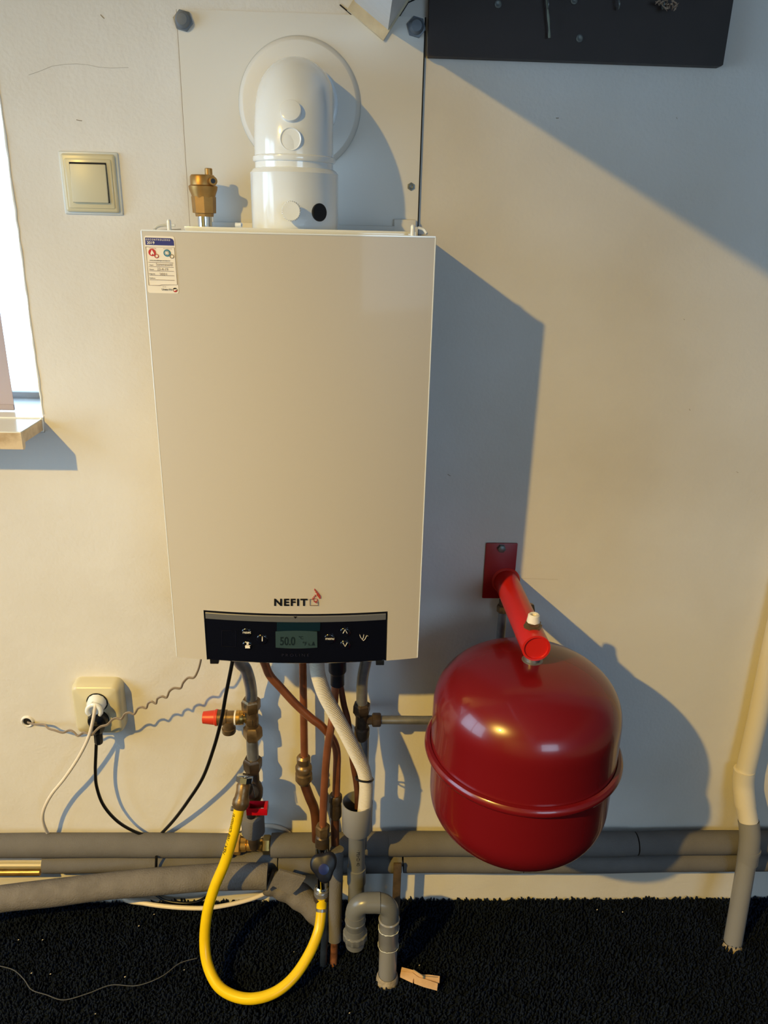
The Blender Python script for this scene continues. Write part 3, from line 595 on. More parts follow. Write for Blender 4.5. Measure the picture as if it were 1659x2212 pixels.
# yellow hose
hp = catmull([P(519, 1733, -.122), P(517, 1745, -.128), P(505, 1800, -.142), P(487, 1860, -.155), P(464, 1915, -.170), P(448, 1970, -.185), P(442, 2030, -.205), P(448, 2082, -.232), P(470, 2128, -.262), P(505, 2151, -.278), P(548, 2157, -.284), P(595, 2143, -.275), P(635, 2110, -.252), P(668, 2060, -.215), P(688, 2010, -.178), P(694, 1965, -.150), P(694.5, 1940, -.140)], 10)
yh = thing('yellow_hose', 'yellow fill hose looping down onto the carpet', 'hose', P(548, 2165, -.28))
hz = MB().tube(hp, .0119, 44).build('hose', yel_m, yh)
MB().tube(hp[2:11], .0126, 24, caps=True).build('ferrule', dbrass_m, yh)
MB().tube([P(694.3, 1961.5, -.1485), P(694.0, 1968, -.152)], .0132, 24).build('hose_clamp', silver_m, yh)
# print along the hose
acc = [0]
for i in range(1, len(hp)): acc.append(acc[-1]+(hp[i]-hp[i-1]).length)
def onhose(s_, v):
    i = 0
    while i < len(acc)-2 and acc[i+1] < s_: i += 1
    t = (hp[i+1]-hp[i]).normalized(); p = hp[i]+t*(s_-acc[i]); side = t.cross(V((0, -1, 0))).normalized()
    if side.x > 0: side = -side
    fr = t.cross(side).normalized()
    if fr.y > 0: fr = -fr
    a = math.radians(52)+v/.0119; return p+(side*math.sin(a)+fr*math.cos(a))*.0129
vs, fs = text_geo('HSA / 108 Contorsi', .0125, .0, 1.0)
s0_ = acc[20]
warp(MB(), vs, fs, lambda u, v: onhose(s0_-u, v)).build('lettering', pblack_m, yh, flat=True)
# brass tee in the foam covered pipe
YI = -.036
z_up = (P(800, 1807, YI-.01).z+P(800, 1861, YI-.02).z)/2; rI = .0283
z_lo = z_up-.0547; YJ = -.038
bt = thing('brass_tee', 'shiny brass tee between two foam sleeves under the riser', 'fitting', (P(547, 1836, YI).x, YI, z_up-.02))
xi = lambda px: P(px, 1836, YI).x
MB().lathe((0, YI, z_up), (1, 0, 0), [(xi(498), .012), (xi(505), .012), (xi(506), .0225), (xi(508), .0235), (xi(519), .0235), (xi(521), .0205)], 6, .5).build('nut', brass_m, bt)
MB().lathe((0, YI, z_up), (1, 0, 0), [(xi(568), .0175), (xi(570), .0225), (xi(582), .0230), (xi(586), .0200)], 6, .4).build('nut', brass_m, bt)
MB().lathe((0, YI, z_up), (1, 0, 0), [(xi(520), .017), (xi(532), .016), (xi(534), .0125), (xi(536), .0145), (xi(552), .0145), (xi(554), .0125), (xi(568), .017)], 28).build('tee_body', brass_m, bt)
# foam sleeves
def sleeve(px0, px1, Yc, z, r, th, m=foam_m, x0=None, x1=None, name='foam_sleeve', sag=.0):
    a = P(px0, 1836, Yc).x if x0 is None else x0; b = P(px1, 1836, Yc).x if x1 is None else x1
    n = 26; pts = []; rad = []
    for i in range(n+1):
        x = a+(b-a)*i/n; pts.append(V((x, Yc+.001*math.sin(x*9), z+.0012*math.sin(x*7+1)))); rad.append(r*(1+.012*math.sin(x*23)))
    rad[0] *= .97; rad[-1] *= .97
    return MB().tube(pts, rad, 36).build(name, m, th)
up = thing('insulated_pipe', 'upper grey foam covered pipe running along the whole wall', 'pipe', (0, YI, z_up-rI), 'foam covered pipes at the foot of the wall')
sleeve(0, 500, YI, z_up, rI, up, x0=-2.16); sleeve(587, 838, YI, z_up, rI, up); sleeve(838, 1369, YI-.001, z_up+.001, rI*1.03, up); sleeve(1372, 0, YI, z_up, rI, up, x1=2.28)
MB().tube([V((-2.16, YI, z_up)), V((2.28, YI, z_up))], .011, 20).build('inner_pipe', steel_m, up)
lp = thing('insulated_pipe', 'lower grey foam covered pipe half hidden under the upper one', 'pipe', (0, YJ, z_lo-.026), 'foam covered pipes at the foot of the wall')
sleeve(93, 600, YJ+.002, z_lo+.003, .0262, lp); sleeve(602, 868, YJ, z_lo, .0262, lp); sleeve(872, 1130, YJ, z_lo, .0262, lp); sleeve(1132, 0, YJ, z_lo, .0262, lp, x1=2.28)
MB().tube([V((-2.16, YJ-.008, P(50, 1884, YJ-.008).z)), V((P(91, 1884, YJ).x, YJ-.008, P(50, 1884, YJ-.008).z))], .0085, 20).build('bare_pipe', brass_m, lp)
MB().tube([V((P(99, 1880, YJ).x, YJ, z_lo)), V((2.28, YJ, z_lo))], .010, 16).build('inner_pipe', steel_m, lp)
tag(MB().tube([P(-60, 1869, -.010), P(97, 1869, -.010)], .0045, 12).build('white_conduit', pvcw_m), 'thin white conduit end between the foam pipes at far left', 'conduit')
# front left foam pipe
fp3 = thing('insulated_pipe', 'thick grey foam pipe slanting up across the carpet edge at lower left', 'pipe', P(250, 1965, -.10), 'foam covered pipes at the foot of the wall')
c3 = catmull([P(-90, 1962, -.105), P(0, 1942, -.105), P(120, 1928, -.102), P(250, 1912, -.098), P(400, 1899, -.094), P(500, 1893, -.09), P(578, 1893, -.088)], 8)
MB().tube(c3, [.0305*(1+.015*math.sin(i*.5)) for i in range(len(c3))], 36).build('foam_sleeve', foam2_m, fp3)
c4 = catmull([P(578, 1903, -.078), P(610, 1915, -.082), P(650, 1938, -.095), P(690, 1972, -.12), P(720, 2008, -.14)], 8)
MB().tube(c4, [.030*(1+.05*math.sin(i*.9)) for i in range(len(c4))], 28).build('wrapped_bend', foam2_m, fp3)
flp = MB(); Q = [(604, 1880, -.112), (660, 1896, -.116), (646, 1918, -.126), (628, 1934, -.128), (590, 1914, -.122), (578, 1925, -.120), (590, 1900, -.116)]
flp.prism([P(*q) for q in Q], (0, .006, 0)); flp.build('foam_flap', foam2_m, fp3)
# pipe clip
pcx = P(858, 1890, -.078); tag(MB().box((pcx.x, -.077, (P(858, 1866, -.078).z+.012)/2), (.019, .008, P(858, 1866, -.078).z-.012), .001).build('pipe_clip', mat('rusty_metal', rgb(92, 78, 66), .7, .3, bump=.3, bscale=200, var=.4, vscale=60)), 'rusty flat metal support upright in front of the foam pipes', 'bracket')
# copper A: diagonal
cA = thing('copper_pipe', 'copper pipe swooping diagonally from left under boiler to the dark coupling', 'pipe', P(725, 1830, -.10), 'copper pipes under the boiler')
MB().tube(catmull([P(560, 1405, -.13), P(572, 1433, -.122), P(583, 1459, -.118), P(606, 1485, -.115), P(639, 1521, -.112), P(673, 1552, -.110), P(692, 1566, -.108), P(713, 1589, -.105), P(724.5, 1611, -.10), P(728, 1634, -.10), P(727.5, 1666, -.10), P(726, 1720, -.10)], 7), .0088, 20).build('pipe', copper_m, cA)
vert('coupling', dbrass_m, cA, 725, 1745, -.10, [(1716, 12), (1719, 14.5), (1730, 14.5), (1734, 12), (1738, 13), (1752, 13.5), (1762, 13), (1768, 9)], 12, .2)
vert('dark_tail', dcopper_m, cA, 724, 1800, -.10, [(1762, 9), (1842, 9)], 20)
# copper B
cB = thing('copper_pipe', 'straight vertical copper pipe with reducing coupling left of centre', 'pipe', P(682, 1800, -.045), 'copper pipes under the boiler')
YB_ = -.046
vert('pipe', copper_m, cB, 657, 1600, YB_, [(1380, 8.2), (1645, 8.2)], 20)
vert('coupling', obrass_m, cB, 656, 1660, YB_, [(1632, 11), (1636, 15), (1646, 15), (1650, 12.5), (1653, 17), (1657, 18.5), (1662, 18.5), (1664, 15), (1668, 15), (1670, 18.5), (1678, 18.5), (1682, 19), (1688, 15), (1692, 12)], 12, .1)
MB().tube(catmull([P(657, 1684, YB_), P(659, 1696, YB_), P(668, 1721, -.05), P(679, 1748, -.055), P(683, 1780, -.06), P(684, 1815, -.062)], 7), .0112, 20).build('lower_pipe', dcopper_m, cB)
# copper C1
cC = thing('copper_pipe', 'copper pipe curving down behind ribbed hose to the blue knob tap', 'pipe', P(697, 1790, -.10), 'copper pipes under the boiler')
MB().tube(catmull([P(727, 1470, -.115), P(724, 1490, -.115), P(721, 1530, -.112), P(716, 1566, -.122), P(709, 1605, -.125), P(705, 1640, -.125), P(702, 1677, -.125), P(699, 1728, -.124), P(697.5, 1785, -.124)], 7), .0083, 20).build('pipe', copper_m, cC)
vert('nut', obrass_m, cC, 697, 1795, -.124, [(1782, 12), (1784, 15.5), (1788, 16), (1798, 15.5), (1804, 13)], 6, .3)
# copper C2
cD = thing('copper_pipe', 'thin copper drain pipe ending inside the grey funnel', 'pipe', P(772, 1720, -.12), 'copper pipes under the boiler')
MB().tube(catmull([P(731, 1470, -.10), P(736, 1485, -.10), P(743, 1523, -.10), P(751, 1554, -.10), P(757, 1600, -.10), P(762, 1646, -.105), P(769, 1687, -.112), P(772, 1716, -.118), P(772, 1745, -.12)], 7), .0066, 18).build('pipe', dcopper_m, cD)
bf = tag(MB().lathe((P(729, 1450, -.11).x, -.11, 0), (0, 0, -1), [(-z, r) for z, r in vprof(729, -.11, [(1415, 19), (1448, 19.5), (1452, 17), (1455, 15), (1478, 15), (1481, 12)])], 28).build('black_fitting', black_m), 'black plastic pipe fitting hanging under the boiler panel', 'fitting')
# return riser with horizontal branch
YR = -.088
rr_ = thing('return_riser', 'grey steel pipe with dark fittings under the right of the boiler', 'pipe', P(790, 1820, YR))
pl('bent_pipe', steel_m, rr_, [(795, 1405, -.105), (789.5, 1433, -.10), (784.5, 1457, -.094), (782, 1482, YR), (781.5, 1530, YR)], .0121)
vert('nut', dbrass_m, rr_, 781, 1540, YR, [(1519, 15), (1522, 19), (1536, 19.5), (1541, 16), (1545, 14)], 6, .2)
vert('tee', dbrass_m, rr_, 782, 1560, YR, [(1543, 14), (1566, 14.5), (1570, 13), (1573, 16.5), (1586, 16.5), (1594, 14), (1597, 12)], 24)
vert('pipe', steel_m, rr_, 785, 1620, YR, [(1590, 12), (1830, 11)], 24)
zR = zy(800, 1555, YR); kR = mm(800, 1555, YR); xr = lambda px: P(px, 1555, YR).x
MB().lathe((0, YR, zR), (1, 0, 0), [(xr(785), 11*kR), (xr(803), 10*kR), (xr(804), 13*kR), (xr(806), 15*kR), (xr(820), 15*kR), (xr(823), 13*kR)], 8, .2).build('nut', dbrass_m, rr_)
bp_ = thing('branch_pipe', 'level grey steel pipe running to the bracket behind the vessel', 'pipe', (xr(900), YR, zR))
yv = -.030; xv = P(1084, 1345, yv).x
bpts = catmull([V((xr(820), YR, zR)), V((.09, YR, zR)), V((.172, YR, zR)), V((.196, YR+.013, zR)), V((.216, YR+.034, zR)), V((.236, yv-.005, zR)), V((.252, yv, zR)), V((xv-.032, yv, zR))], 6)
bpts += [V((xv-.03+.03*math.sin(t_), yv, zR+.03-.03*math.cos(t_))) for t_ in [math.pi/2*k_/8 for k_ in range(1, 9)]]+[V((xv, yv, .80)), V((xv, yv, zy(1084, 1318, yv)))]
MB().tube(bpts, .0094, 20).build('pipe', steel_m, bp_)
MB().lathe((xv, yv, zy(1084, 1322, yv)), (0, 0, 1), [(0, .011), (.002, .0135), (.014, .014), (.017, .012), (.018, .010), (.03, .010)], 8).build('nut', obrass_m, bp_)
# ribbed hose
hh = catmull([P(682, 1405, -.16), P(684.5, 1433, -.158), P(688, 1461, -.157), P(702, 1502, -.156), P(724.5, 1543, -.155), P(747, 1584, -.153), P(767.5, 1625, -.15), P(784, 1660, -.147), P(790, 1687, -.144), P(790.5, 1712, -.142), P(787, 1750, -.138), P(784, 1775, -.136)], 40)
acc2 = [0]
for i in range(1, len(hh)): acc2.append(acc2[-1]+(hh[i]-hh[i-1]).length)
rp = MB(); tot = acc2[-1]; nn = int(tot/.0038)*4; pts = []; rad = []; j = 0
for i in range(nn+1):
    s_ = tot*i/nn
    while j < len(acc2)-2 and acc2[j+1] < s_: j += 1
    t = (s_-acc2[j])/max(1e-9, acc2[j+1]-acc2[j]); pts.append(hh[j].lerp(hh[j+1], t)); rad.append(.0151 if i % 4 in (0, 1) else .0131)
rh = thing('ribbed_hose', 'white ribbed condensate hose curving into the grey funnel', 'hose', P(787, 1755, -.138))
rp.tube(pts, rad, 24).build('hose', hose_m, rh)
tc_ = P(790, 1686, -.144); tie = []
for k in range(40):
    a = 2*math.pi*k/40; tie.append(tc_+V((math.cos(a)*.0190-.0030, math.sin(a)*.0255+.006, -.013*math.sin(a)-.002*math.cos(a))))
tag(MB().tube(tie, .0022, 8, closed=True).build('rubber_ring', black_m), 'black rubber ring holding the ribbed hose to the copper drain', 'ring')
# funnel and trap
YFN = -.128
fx = P(772, 1731, YFN); ku = mm(772, 1731, YFN)
fn = thing('drain_funnel', 'grey plastic funnel cup that receives the ribbed hose', 'funnel', (fx.x, YFN, P(772, 1795, YFN).z))
zb_ = zy(771, 1792, YFN)
MB().lathe((fx.x, YFN, 0), (0, 0, 1), [(zb_-.002, 18*ku), (zb_, 31*ku), (zb_+.004, 33*ku), (fx.z-.001, 33.5*ku), (fx.z, 33*ku), (fx.z, 31.5*ku), (zb_+.006, 30.5*ku), (zb_+.004, 18*ku)], 48, caps=False).build('cup', pvc_m, fn)
MB().lathe((fx.x, YFN, 0), (0, 0, -1), [(-zb_-.004, .019), (-zy(770, 1872, YFN), .019), (-zy(770, 1873, YFN), .0215), (-zy(770, 1905, YFN), .0215), (-zy(770, 1906, YFN), .019), (-.10, .019)], 36).build('tail_pipe', pvcd_m, fn)
ptv, ptf = text_geo('· PEHD 40', .011, 0, 1.)
warp(MB(), ptv, ptf, lambda u, v: V((fx.x+.0193*math.sin(v/.019+.15), YFN-.0193*math.cos(v/.019+.15), zy(772, 1840, YFN)-u))).build('lettering', pblack_m, fn, flat=True)
tr = thing('drain_trap', 'dark grey plastic U shaped drain trap standing on the carpet', 'drain trap', P(838, 2115, -.222))
YT = -.215
A0 = P(767, 2030, -.20); A1 = P(839, 2120, -.222)
zt_ = P(805, 1950, YT).z; xL = A0.x; xR = P(839, 2030, YT).x; Rb = .027
arch = [V((xL, YT, P(767, 2043, -.215).z+.03)), V((xL, YT, zt_-Rb))]+[V((xL+Rb-Rb*math.cos(a), YT, zt_-Rb+Rb*math.sin(a))) for a in [math.pi/2*k/10 for k in range(1, 11)]]
arch += [V((xR-Rb+Rb*math.sin(a), YT, zt_-Rb+Rb*math.cos(a))) for a in [math.pi/2*k/10 for k in range(0, 11)]]+[V((xR, YT, .12))]
MB().tube(arch, .0215, 36).build('arch_pipe', pvcd_m, tr)
xj = P(822, 1940, YT-.02).x
MB().lathe((xj, YT, zt_), (1, 0, 0), [(-.0009, .0206), (-.0009, .0218), (.0009, .0218), (.0009, .0206)], 36).build('joint_line', dark_m, tr)
MB().lathe((xj-.030, YT, zt_), (1, 0, 0), [(0, .0206), (0, .0221), (.030, .0221), (.030, .0206)], 36).build('joint_sleeve', pvcd_m, tr)
for (x, za, zc, r) in ((xL, zt_-.055, zt_-.030, .0225),):
    MB().lathe((x, YT, za), (0, 0, 1), [(0, r-.001), (0, r), (zc-za, r), (zc-za, r-.0015)], 36).build('socket', pvcd_m, tr)
MB().lathe((xL, YT, 0), (0, 0, 1), [(zt_-.125, .0212), (zt_-.052, .0222), (zt_-.05, .0235), (zt_-.048, .0222)], 36).build('socket_rim', pvcd_m, tr)
cr_ = []
zc0 = P(767, 2043, -.215).z+.020
for t, f in ((0, .86), (.004, .94), (.006, 1), (.022, 1), (.024, .9)):
    cr_.append([V((xL+math.cos(2*math.pi*k/48)*.0275*f*(1 if k % 4 else .95), YT+math.sin(2*math.pi*k/48)*.0275*f*(1 if k % 4 else .95), zc0+t)) for k in range(48)])
MB().rings(cr_).build('clean_out_cap', pvcd_m, tr)
MB().lathe((xL, YT, 0), (0, 0, 1), [(zc0+.015, .0232), (zc0+.04, .0225)], 36).build('cap_neck', pvcd_m, tr)
MB().tube([V((xR, YT, .13)), V((xR, -.222, .0))], .0205, 36).build('floor_pipe', pvc_m, tr)
MB().lathe((xR, YT, 0), (0, 0, 1), [(zt_-.125, .0205), (zt_-.122, .0228), (zt_-.05, .0228), (zt_-.048, .024), (zt_-.045, .022)], 36).build('glued_socket', pvc_m, tr)
for zz_ in (zt_-.073, zt_-.125):
    pg = [V((xR+math.cos(a)*.0232, YT-.0005+math.sin(a)*.0232, zz_+random.uniform(-.0010, .0010)+.0012*math.sin(a*3))) for a in [2*math.pi*k/36 for k in range(36)]]
    MB().tube(pg, [random.uniform(.0005, .0013) for _ in pg], 6, closed=True).build('glue_bead', caulk_m, tr)
MB().lathe((xR, -.222, 0), (0, 0, 1), [(-.002, .026), (.004, .0265), (.016, .0240), (.022, .0215)], 20, caps=False).build('mortar_foot', dust_m, tr)
# tap with blue knob
tp = thing('drain_tap', 'chrome tap with dark blue knob joined to the yellow hose', 'tap', P(693, 1950, -.135))
vert('upper_body', dbrass_m, tp, 696, 1810, -.124, [(1803, 10), (1806, 14), (1815, 15.5), (1850, 15)], 24)
vert('tap_body', chrome_m, tp, 696, 1870, -.126, [(1824, 12), (1828, 14.5), (1850, 15), (1880, 13), (1912, 13), (1914, 15.5), (1922, 15.5), (1924, 14)], 28)
vert('thread', silver_m, tp, 694.5, 1930, -.130, [(1920, 15), (1922, 16.5), (1924, 15.5), (1926, 16.5), (1928, 15.5), (1930, 16.5), (1932, 15.5), (1935, 16.5)], 28)
vert('hose_nut', dbrass_m, tp, 694, 1940, -.133, [(1933, 17), (1936, 17.5), (1941, 16.5), (1943, 13), (1950, 12.5), (1953, 11)], 28)
kc = P(700, 1873, -.178); kn_ = V((.0, -.86, .5)).normalized(); MB().tube([P(697, 1865, -.13), kc], .0085, 16).build('spindle', chrome_m, tp)
ku_ = V((1, 0, 0)); kw = kn_.cross(ku_)
kr = []
for t, f in ((-.012, .55), (-.008, .80), (0, .96), (.008, 1.0), (.013, .95), (.016, .80), (.0165, .02)):
    ring = []
    for k_ in range(60):
        a = 2*math.pi*k_/60; r = .0275*(1+.17*math.cos(3*(a-math.radians(38))))*f
        ring.append(kc+kn_*t+(ku_*math.cos(a)+kw*math.sin(a))*r)
    kr.append([q_ if (q_-kc).dot(kw) < 0 else q_+kw*(q_-kc).dot(kw)*.35 for q_ in ring])
knob = MB().rings(kr).build('knob', bknob_m, tp, 50)
MB().lathe(kc+kn_*.0165, kn_, [(0, .0115), (.0008, .0115), (.001, .0108), (.001, 0)], 32).build('blue_badge', blue_m, knob)
# vertical foam pipe and bare feet
vf = thing('insulated_pipe', 'short upright foam pipe with rusty bare end going into the carpet', 'pipe', P(722, 2085, -.177), 'foam covered pipes at the foot of the wall')
MB().tube(catmull([P(728, 1834, -.118), P(726, 1900, -.13), P(724, 1970, -.148), P(722.5, 2030, -.165)], 6), .0158, 30).build('foam_sleeve', foam_m, vf)
MB().tube([P(722.5, 2020, -.163), P(721.5, 2050, -.170), P(720.5, 2096, -.182)], .0088, 20).build('bare_pipe', mat('rusty_copper', rgb(172, 112, 78), .45, .6, bump=.2, bscale=200, var=.7, vscale=60), vf)
tag(MB().tube(catmull([P(709, 1840, -.10), P(707, 1900, -.115), P(703, 2000, -.155), P(699, 2060, -.176), P(697.5, 2110, -.190)], 6), .0082, 20).build('bare_pipe', mat('dull_pipe', rgb(96, 92, 86), .5, .6, bump=.2, var=.5, vscale=40)), 'dull bare pipe entering the carpet left of the rusty pipe end', 'pipe')
# waste pipe on the right
wp = thing('waste_pipe', 'waste pipe at right, painted white above and bare grey below', 'pipe', P(1583, 2040, -.135))
w1 = [P(1692, 1290, -.028)+(P(1692, 1290, -.028)-P(1668, 1400, -.03))*9, P(1716, 1180, -.026), P(1692, 1290, -.028), P(1668, 1400, -.03), P(1636, 1556, -.032), P(1610, 1668, -.036)]
MB().tube(w1, .0215, 32).build('upper_pipe', pvcw_m, wp)
MB().tube(catmull([P(1608.5, 1662, -.036), P(1606, 1690, -.038), P(1607, 1712, -.045), P(1610, 1740, -.055)], 6), .0240, 32).build('painted_elbow', pvcw_m, wp)
MB().tube([P(1610, 1735, -.053), P(1617, 1775, -.068)], .0222, 32).build('painted_collar', pvcw_m, wp)
MB().tube([P(1616.5, 1772, -.067), P(1617, 1776, -.068)], .0232, 32).build('paint_line', dark_m, wp)
MB().tube(catmull([P(1617, 1774, -.068), P(1620, 1805, -.080), P(1618, 1835, -.088), P(1614, 1862, -.091)], 6), .0238, 32).build('grey_elbow', pvc_m, wp)
MB().tube([P(1619.5, 1832, -.087), P(1618.5, 1839, -.088)], .0250, 32).build('elbow_rim', pvc_m, wp)
MB().tube([P(1615, 1850, -.090), P(1583, 2035, -.135)], .0215, 32).build('lower_pipe', pvc_m, wp)
MB().lathe(P(1580, 2048, -.139), (.04, .25, 1), [(-.006, .022), (0, .0245), (.012, .0240), (.016, .0218)], 20, caps=False).build('mortar_foot', dust_m, wp)

# ------------------------------------------------------------ socket, plugs and cords
YS = -.040
s_a, s_b = P(168, 1480, YS), P(262, 1575, YS)
sk = thing('power_socket', 'old cream double wall socket holding two plugs', 'power socket', P(217, 1585))
x0, x1 = P(163.5, 1520, -.012).x, P(269, 1520, -.012).x; z1 = P(217, 1467, -.01).z; z0 = P(220, 1583, -.028).z
cxs, czs = (x0+x1)/2, (z0+z1)/2; W_, H_ = (x1-x0), (z1-z0)
def rr_ring(w_, h_, y, r, n=7):
    out = []
    for sx_, sz_, a0 in ((1, 1, 0), (-1, 1, 90), (-1, -1, 180), (1, -1, 270)):
        for k_ in range(n+1):
            a = math.radians(a0+90*k_/n); out.append(V((cxs+sx_*(w_/2-r)+r*math.cos(a), y, czs+sz_*(h_/2-r)+r*math.sin(a))))
    return out
MB().rings([rr_ring(W_, H_, 0, .018), rr_ring(W_, H_, -.020, .018), rr_ring(W_-.003, H_-.003, -.028, .017), rr_ring(W_-.010, H_-.010, -.034, .014), rr_ring(W_-.020, H_-.018, -.037, .010), rr_ring(.004, .004, -.0375, .001)]).build('housing', cream_m, sk, 60)
c1 = P(210, 1517, -.038); c2 = P(213, 1553, -.038)
for c in (c1, c2): MB().lathe(c, (0, -1, 0), [(0, .0235), (.0008, .0235), (.0010, .0225)], 36).build('outlet_rim', dark_m, sk)
wpg = thing('white_plug', 'white plug with its white cord leaving the upper outlet', 'plug', c1+V((0, 0, -.02)))
MB().lathe(c1, (0, -1, -.06), [(0, .0215), (.010, .0208), (.020, .0175), (.024, .015), (.0245, 0)], 12, .3).build('plug_body', white_m, wpg)
MB().lathe(c1+V((-.001, -.021, .011)), (0, -1, .4), [(0, .0042), (.003, .0042), (.0025, .003), (.0015, 0)], 16).build('screw_recess', screw_m, wpg)
gc = P(204, 1535, -.064)
gr_ = [gc+V((math.cos(math.radians(a))*.0145, -.002*abs(math.cos(math.radians(a))), math.sin(math.radians(a))*.0155)) for a in range(-42, 223, 12)]
MB().tube(gr_, [.0052 if 1 < i < len(gr_)-2 else .0040 for i in range(len(gr_))], 12).build('strain_relief', white_m, wpg)
MB().tube(catmull([c1+V((-.001, -.015, -.005)), P(206, 1523, -.066), P(203, 1545, -.070), P(192, 1590, -.068), P(170, 1635, -.064), P(140, 1680, -.060), P(112, 1715, -.056), P(96, 1745, -.052), P(92, 1768, -.046), P(98, 1790, -.034), P(110, 1812, -.012), P(118, 1835, -.006)], 8), .0038, 14).build('cord', wcord_m, wpg)
bpg = thing('black_plug', 'black plug with its black cord running to the boiler', 'plug', c2+V((0, 0, -.02)))
MB().lathe(c2, (0, -1, -.1), [(0, .0225), (.008, .0222), (.013, .020), (.016, .012), (.0165, 0)], 24).build('plug_body', black_m, bpg)
MB().lathe(c2+V((0, -.010, 0)), V((-.02, -.05, -1)), [(0, .018), (.016, .0165), (.028, .0112), (.029, .0098), (.052, .0098), (.056, .008)], 8, .2).build('plug_neck', black_m, bpg)
MB().tube(catmull([P(208, 1608, -.052), P(207, 1630, -.050), P(206, 1665, -.048), P(209, 1700, -.048), P(224, 1740, -.047), P(255, 1775, -.042), P(295, 1798, -.030), P(330, 1806, -.018), P(365, 1812, -.010)], 8), .0037, 14).tube(catmull([P(325, 1822, -.008), P(345, 1804, -.014), P(375, 1772, -.034), P(405, 1732, -.056), P(438, 1680, -.078), P(462, 1615, -.098), P(478, 1555, -.110), P(488, 1500, -.118), P(500, 1440, -.125), P(506, 1405, -.128)], 8), .0040, 14).build('cord', bcord_m, bpg)
# twisted wire
tw = [(60, 1561, -.004), (75, 1565, -.010), (96, 1566, -.020), (105, 1574, -.030), (118, 1578, -.036), (136, 1583, -.042), (150, 1578, -.048), (160, 1582, -.052), (169, 1590, -.056), (182, 1583, -.060), (198, 1588, -.066), (208, 1578, -.070), (218, 1570, -.074), (232, 1566, -.076), (243, 1555, -.078), (252, 1552, -.079), (262, 1554, -.080), (270, 1543, -.081), (280, 1540, -.082), (290, 1543, -.083), (298, 1531, -.084), (307, 1528, -.085), (316, 1530, -.086), (320, 1520, -.087), (328, 1516, -.088), (337, 1520, -.089), (340, 1510, -.090), (350, 1505, -.091), (360, 1507, -.092), (366, 1494, -.093), (376, 1487, -.094), (390, 1487, -.095), (396, 1475, -.096), (406, 1465, -.097), (419, 1464, -.099), (428, 1448, -.101), (433, 1430, -.103), (438, 1405, -.105)]
wr = thing('twisted_wire', 'wavy grey twin wire between the wall hole and boiler', 'wire', P(240, 1590, -.06))
cw = catmull([P(*t) for t in tw], 6)
MB().tube(cw, .0021, 10).build('wire', wire_m, wr)
MB().tube([p+V((.0, -.0012, .0026)) for p in cw], .0017, 8).build('second_strand', wire_m, wr)
# white cords behind
tag(MB().tube(catmull([P(440, 1830, -.004), P(480, 1806, -.006), P(530, 1788, -.006), P(570, 1784, -.006), P(600, 1787, -.006), P(622, 1798, -.006), P(650, 1830, -.006)], 8), .0052, 12).build('white_cable', wcord_m), 'white cable arching on the wall just above the brass tee', 'cable')
def onf(pts, z, r, n=7): return catmull([Z(x, y, z) for x, y in pts], n)
tag(MB().tube(catmull([Z(245, 1936, .03)+V((0, .03, 0)), Z(270, 1943, .03), Z(310, 1951, .03), Z(350, 1957, .03), Z(400, 1961, .03), Z(450, 1961, .03), Z(500, 1953, .03), Z(545, 1941, .034), Z(582, 1926, .04)], 7), .0055, 12).build('white_cable', wcord_m), 'white cable lying on the black carpet under the foam pipes', 'cable')
tag(MB().tube(catmull([Z(335, 1932, .03), Z(360, 1946, .028), Z(400, 1951, .028), Z(430, 1946, .028), Z(455, 1930, .03)], 7), .0034, 10).build('black_cable', bcord_m), 'black cable loop resting beside the white cable on the carpet', 'cable')
tag(MB().tube([P(338, 1850, -.068), P(337, 1878, -.070)], .0032, 10).build('cable_tie', bcord_m), 'short black cable end showing between two foam pipes', 'cable')
tag(MB().tube(catmull([Z(-20, 2084, .022), Z(0, 2087, .022), Z(30, 2096, .022), Z(52, 2116, .020), Z(68, 2138, .022), Z(100, 2149, .023), Z(138, 2160, .023), Z(190, 2146, .023), Z(240, 2128, .022), Z(296, 2129, .022), Z(348, 2110, .023), Z(388, 2081, .023), Z(425, 2070, .021)], 8), .0011, 8).build('thin_cable', clear_m), 'thin clear cable snaking over the carpet at lower left', 'cable')

# ------------------------------------------------------------ clothespin
pn = thing('clothespin', 'pale wooden clothespin lying on the black carpet beside the drain pipe', 'clothespin', Z(908, 2115, .02))
zc_ = .030
def jaw(pts, name): MB().prism([Z(x, y, zc_) for x, y in pts], (0, 0, -.009)).build(name, pin_m, pn)
jaw([(868, 2089), (895, 2096), (912, 2105), (928, 2105.5), (950, 2108.5), (949.5, 2118), (925, 2114), (905, 2109), (892, 2099.5), (866, 2096.5)], 'jaw')
jaw([(866, 2098), (891, 2101), (904, 2111), (922, 2116), (946, 2124.5), (944.5, 2134), (915, 2126), (895, 2118.5), (893.5, 2113), (892, 2118), (864.5, 2105)], 'jaw')
sp = []
for k in range(40):
    a = k*math.pi/5; c = Z(913+.1*k, 2110, zc_+.001); sp.append(c+V((0, math.cos(a)*.004, math.sin(a)*.0035)))
MB().tube(sp, .0006, 6).tube([Z(893, 2094, zc_+.001), Z(914, 2108, zc_+.003), Z(946, 2111, zc_+.0005)], .0006, 6).build('spring', screw_m, pn)

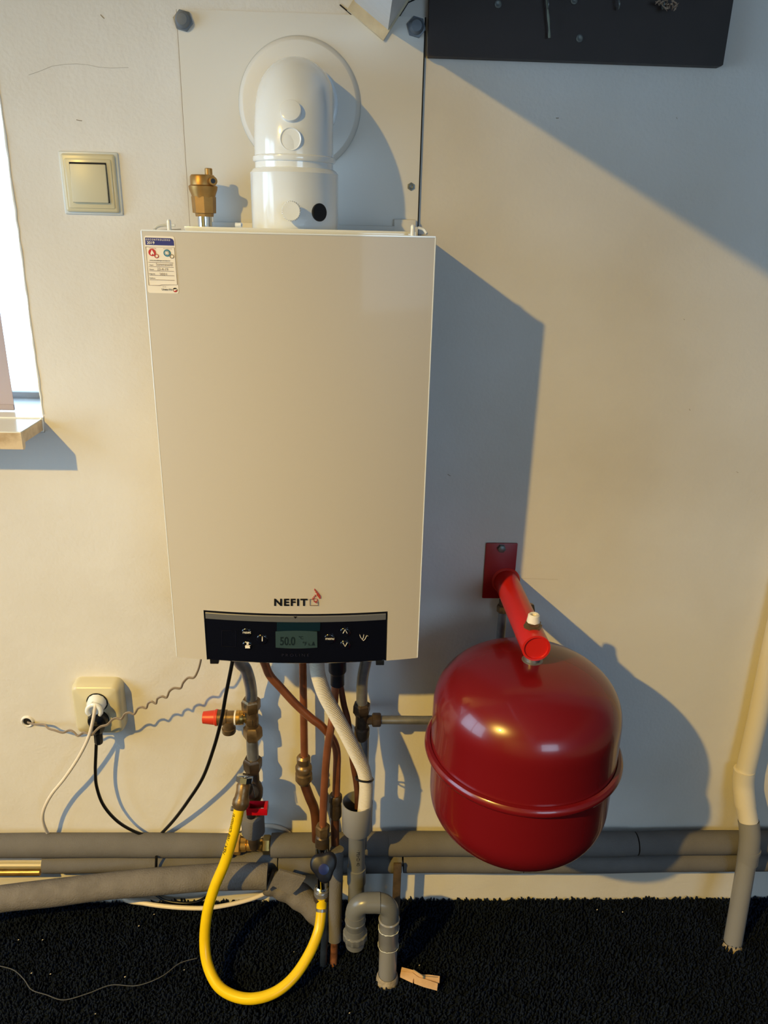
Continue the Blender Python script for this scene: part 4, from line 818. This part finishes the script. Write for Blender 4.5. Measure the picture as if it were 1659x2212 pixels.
# ------------------------------------------------------------ carpet pile
def pile():
    xs = np.arange(-1.25, 1.40, .0056); ys = np.arange(-.52, -.002, .0056)
    gx, gy = np.meshgrid(xs, ys); n = gx.size
    bx = gx.ravel()+rng.uniform(-.004, .004, n); by = gy.ravel()+rng.uniform(-.004, .004, n); by = np.minimum(by, -.004)
    h_ = rng.uniform(.006, .014, n)*(1+.25*np.sin(bx*31+by*17)*np.sin(by*43-bx*11)); a = rng.uniform(0, 2*np.pi, n); ln = rng.uniform(.0, .007, n); r = rng.uniform(.0015, .0028, n); ph = rng.uniform(0, 2*np.pi, n)
    seg = 4; lv = [(0, 1.0, 0), (.5, 1.15, .35), (.88, .8, .85), (1.0, .15, 1.0)]
    Vv = np.zeros((n, seg*len(lv), 3))
    for li, (t, f, l) in enumerate(lv):
        for k in range(seg):
            an = ph+2*np.pi*k/seg+t*1.2
            Vv[:, li*seg+k, 0] = bx+np.cos(a)*ln*l+np.cos(an)*r*f
            Vv[:, li*seg+k, 1] = np.minimum(by+np.sin(a)*ln*l+np.sin(an)*r*f, -.0005)
            Vv[:, li*seg+k, 2] = h_*t+.001
    fc = []
    for li in range(len(lv)-1):
        for k in range(seg): fc.append([li*seg+k, li*seg+(k+1) % seg, (li+1)*seg+(k+1) % seg, (li+1)*seg+k])
    fc = np.array(fc); nv = seg*len(lv)
    FF = (fc[None]+(np.arange(n)*nv)[:, None, None]).reshape(-1)
    me = bpy.data.meshes.new('carpet_pile'); me.vertices.add(n*nv); me.vertices.foreach_set('co', Vv.reshape(-1))
    nf = len(FF)//4; me.loops.add(nf*4); me.loops.foreach_set('vertex_index', FF.astype(np.int32)); me.polygons.add(nf)
    me.polygons.foreach_set('loop_start', np.arange(0, nf*4, 4, dtype=np.int32)); me.polygons.foreach_set('use_smooth', np.ones(nf, dtype=bool)); me.update(calc_edges=True)
    me.materials.append(carpet_m); o = bpy.data.objects.new('carpet_pile', me); S.collection.objects.link(o); o['kind'] = 'stuff'
    tag(o, 'black shaggy carpet pile covering the floor', 'carpet')
pile()
lt = MB()
for x, y in [(68, 2102), (109, 2104), (333, 1975), (270, 2110), (398, 2095), (206, 2190), (300, 2000), (635, 2056), (755, 2188), (906, 2085), (770, 2010), (1345, 1970), (1290, 1905+60), (480, 2120), (40, 2030), (92, 2030)]:
    c = Z(x, y, .021); r = random.uniform(.0008, .0016); lt.lathe(c, (1, .3, .2), [(-r*1.4, .0002), (0, r), (r*1.4, .0002)], 5)
o = lt.build('lint', lint_m); o['kind'] = 'stuff'; tag(o, 'scattered pale crumbs of lint on the black carpet', 'lint')

# ------------------------------------------------------------ pendant lamp (outside the frame; its bulb lights the room)
lm = thing('pendant_lamp', 'bare bulb pendant lamp hanging from the ceiling', 'lamp', LAMP+V((0, 0, .05)))
MB().lathe(LAMP, (0, 0, 1), [(.05, .018), (.09, .02), (.10, .012)], 20).build('lamp_socket', white_m, lm)
MB().tube([LAMP+V((0, 0, .095)), V((LAMP.x, LAMP.y, ZT))], .004, 10).build('lamp_cord', white_m, lm)
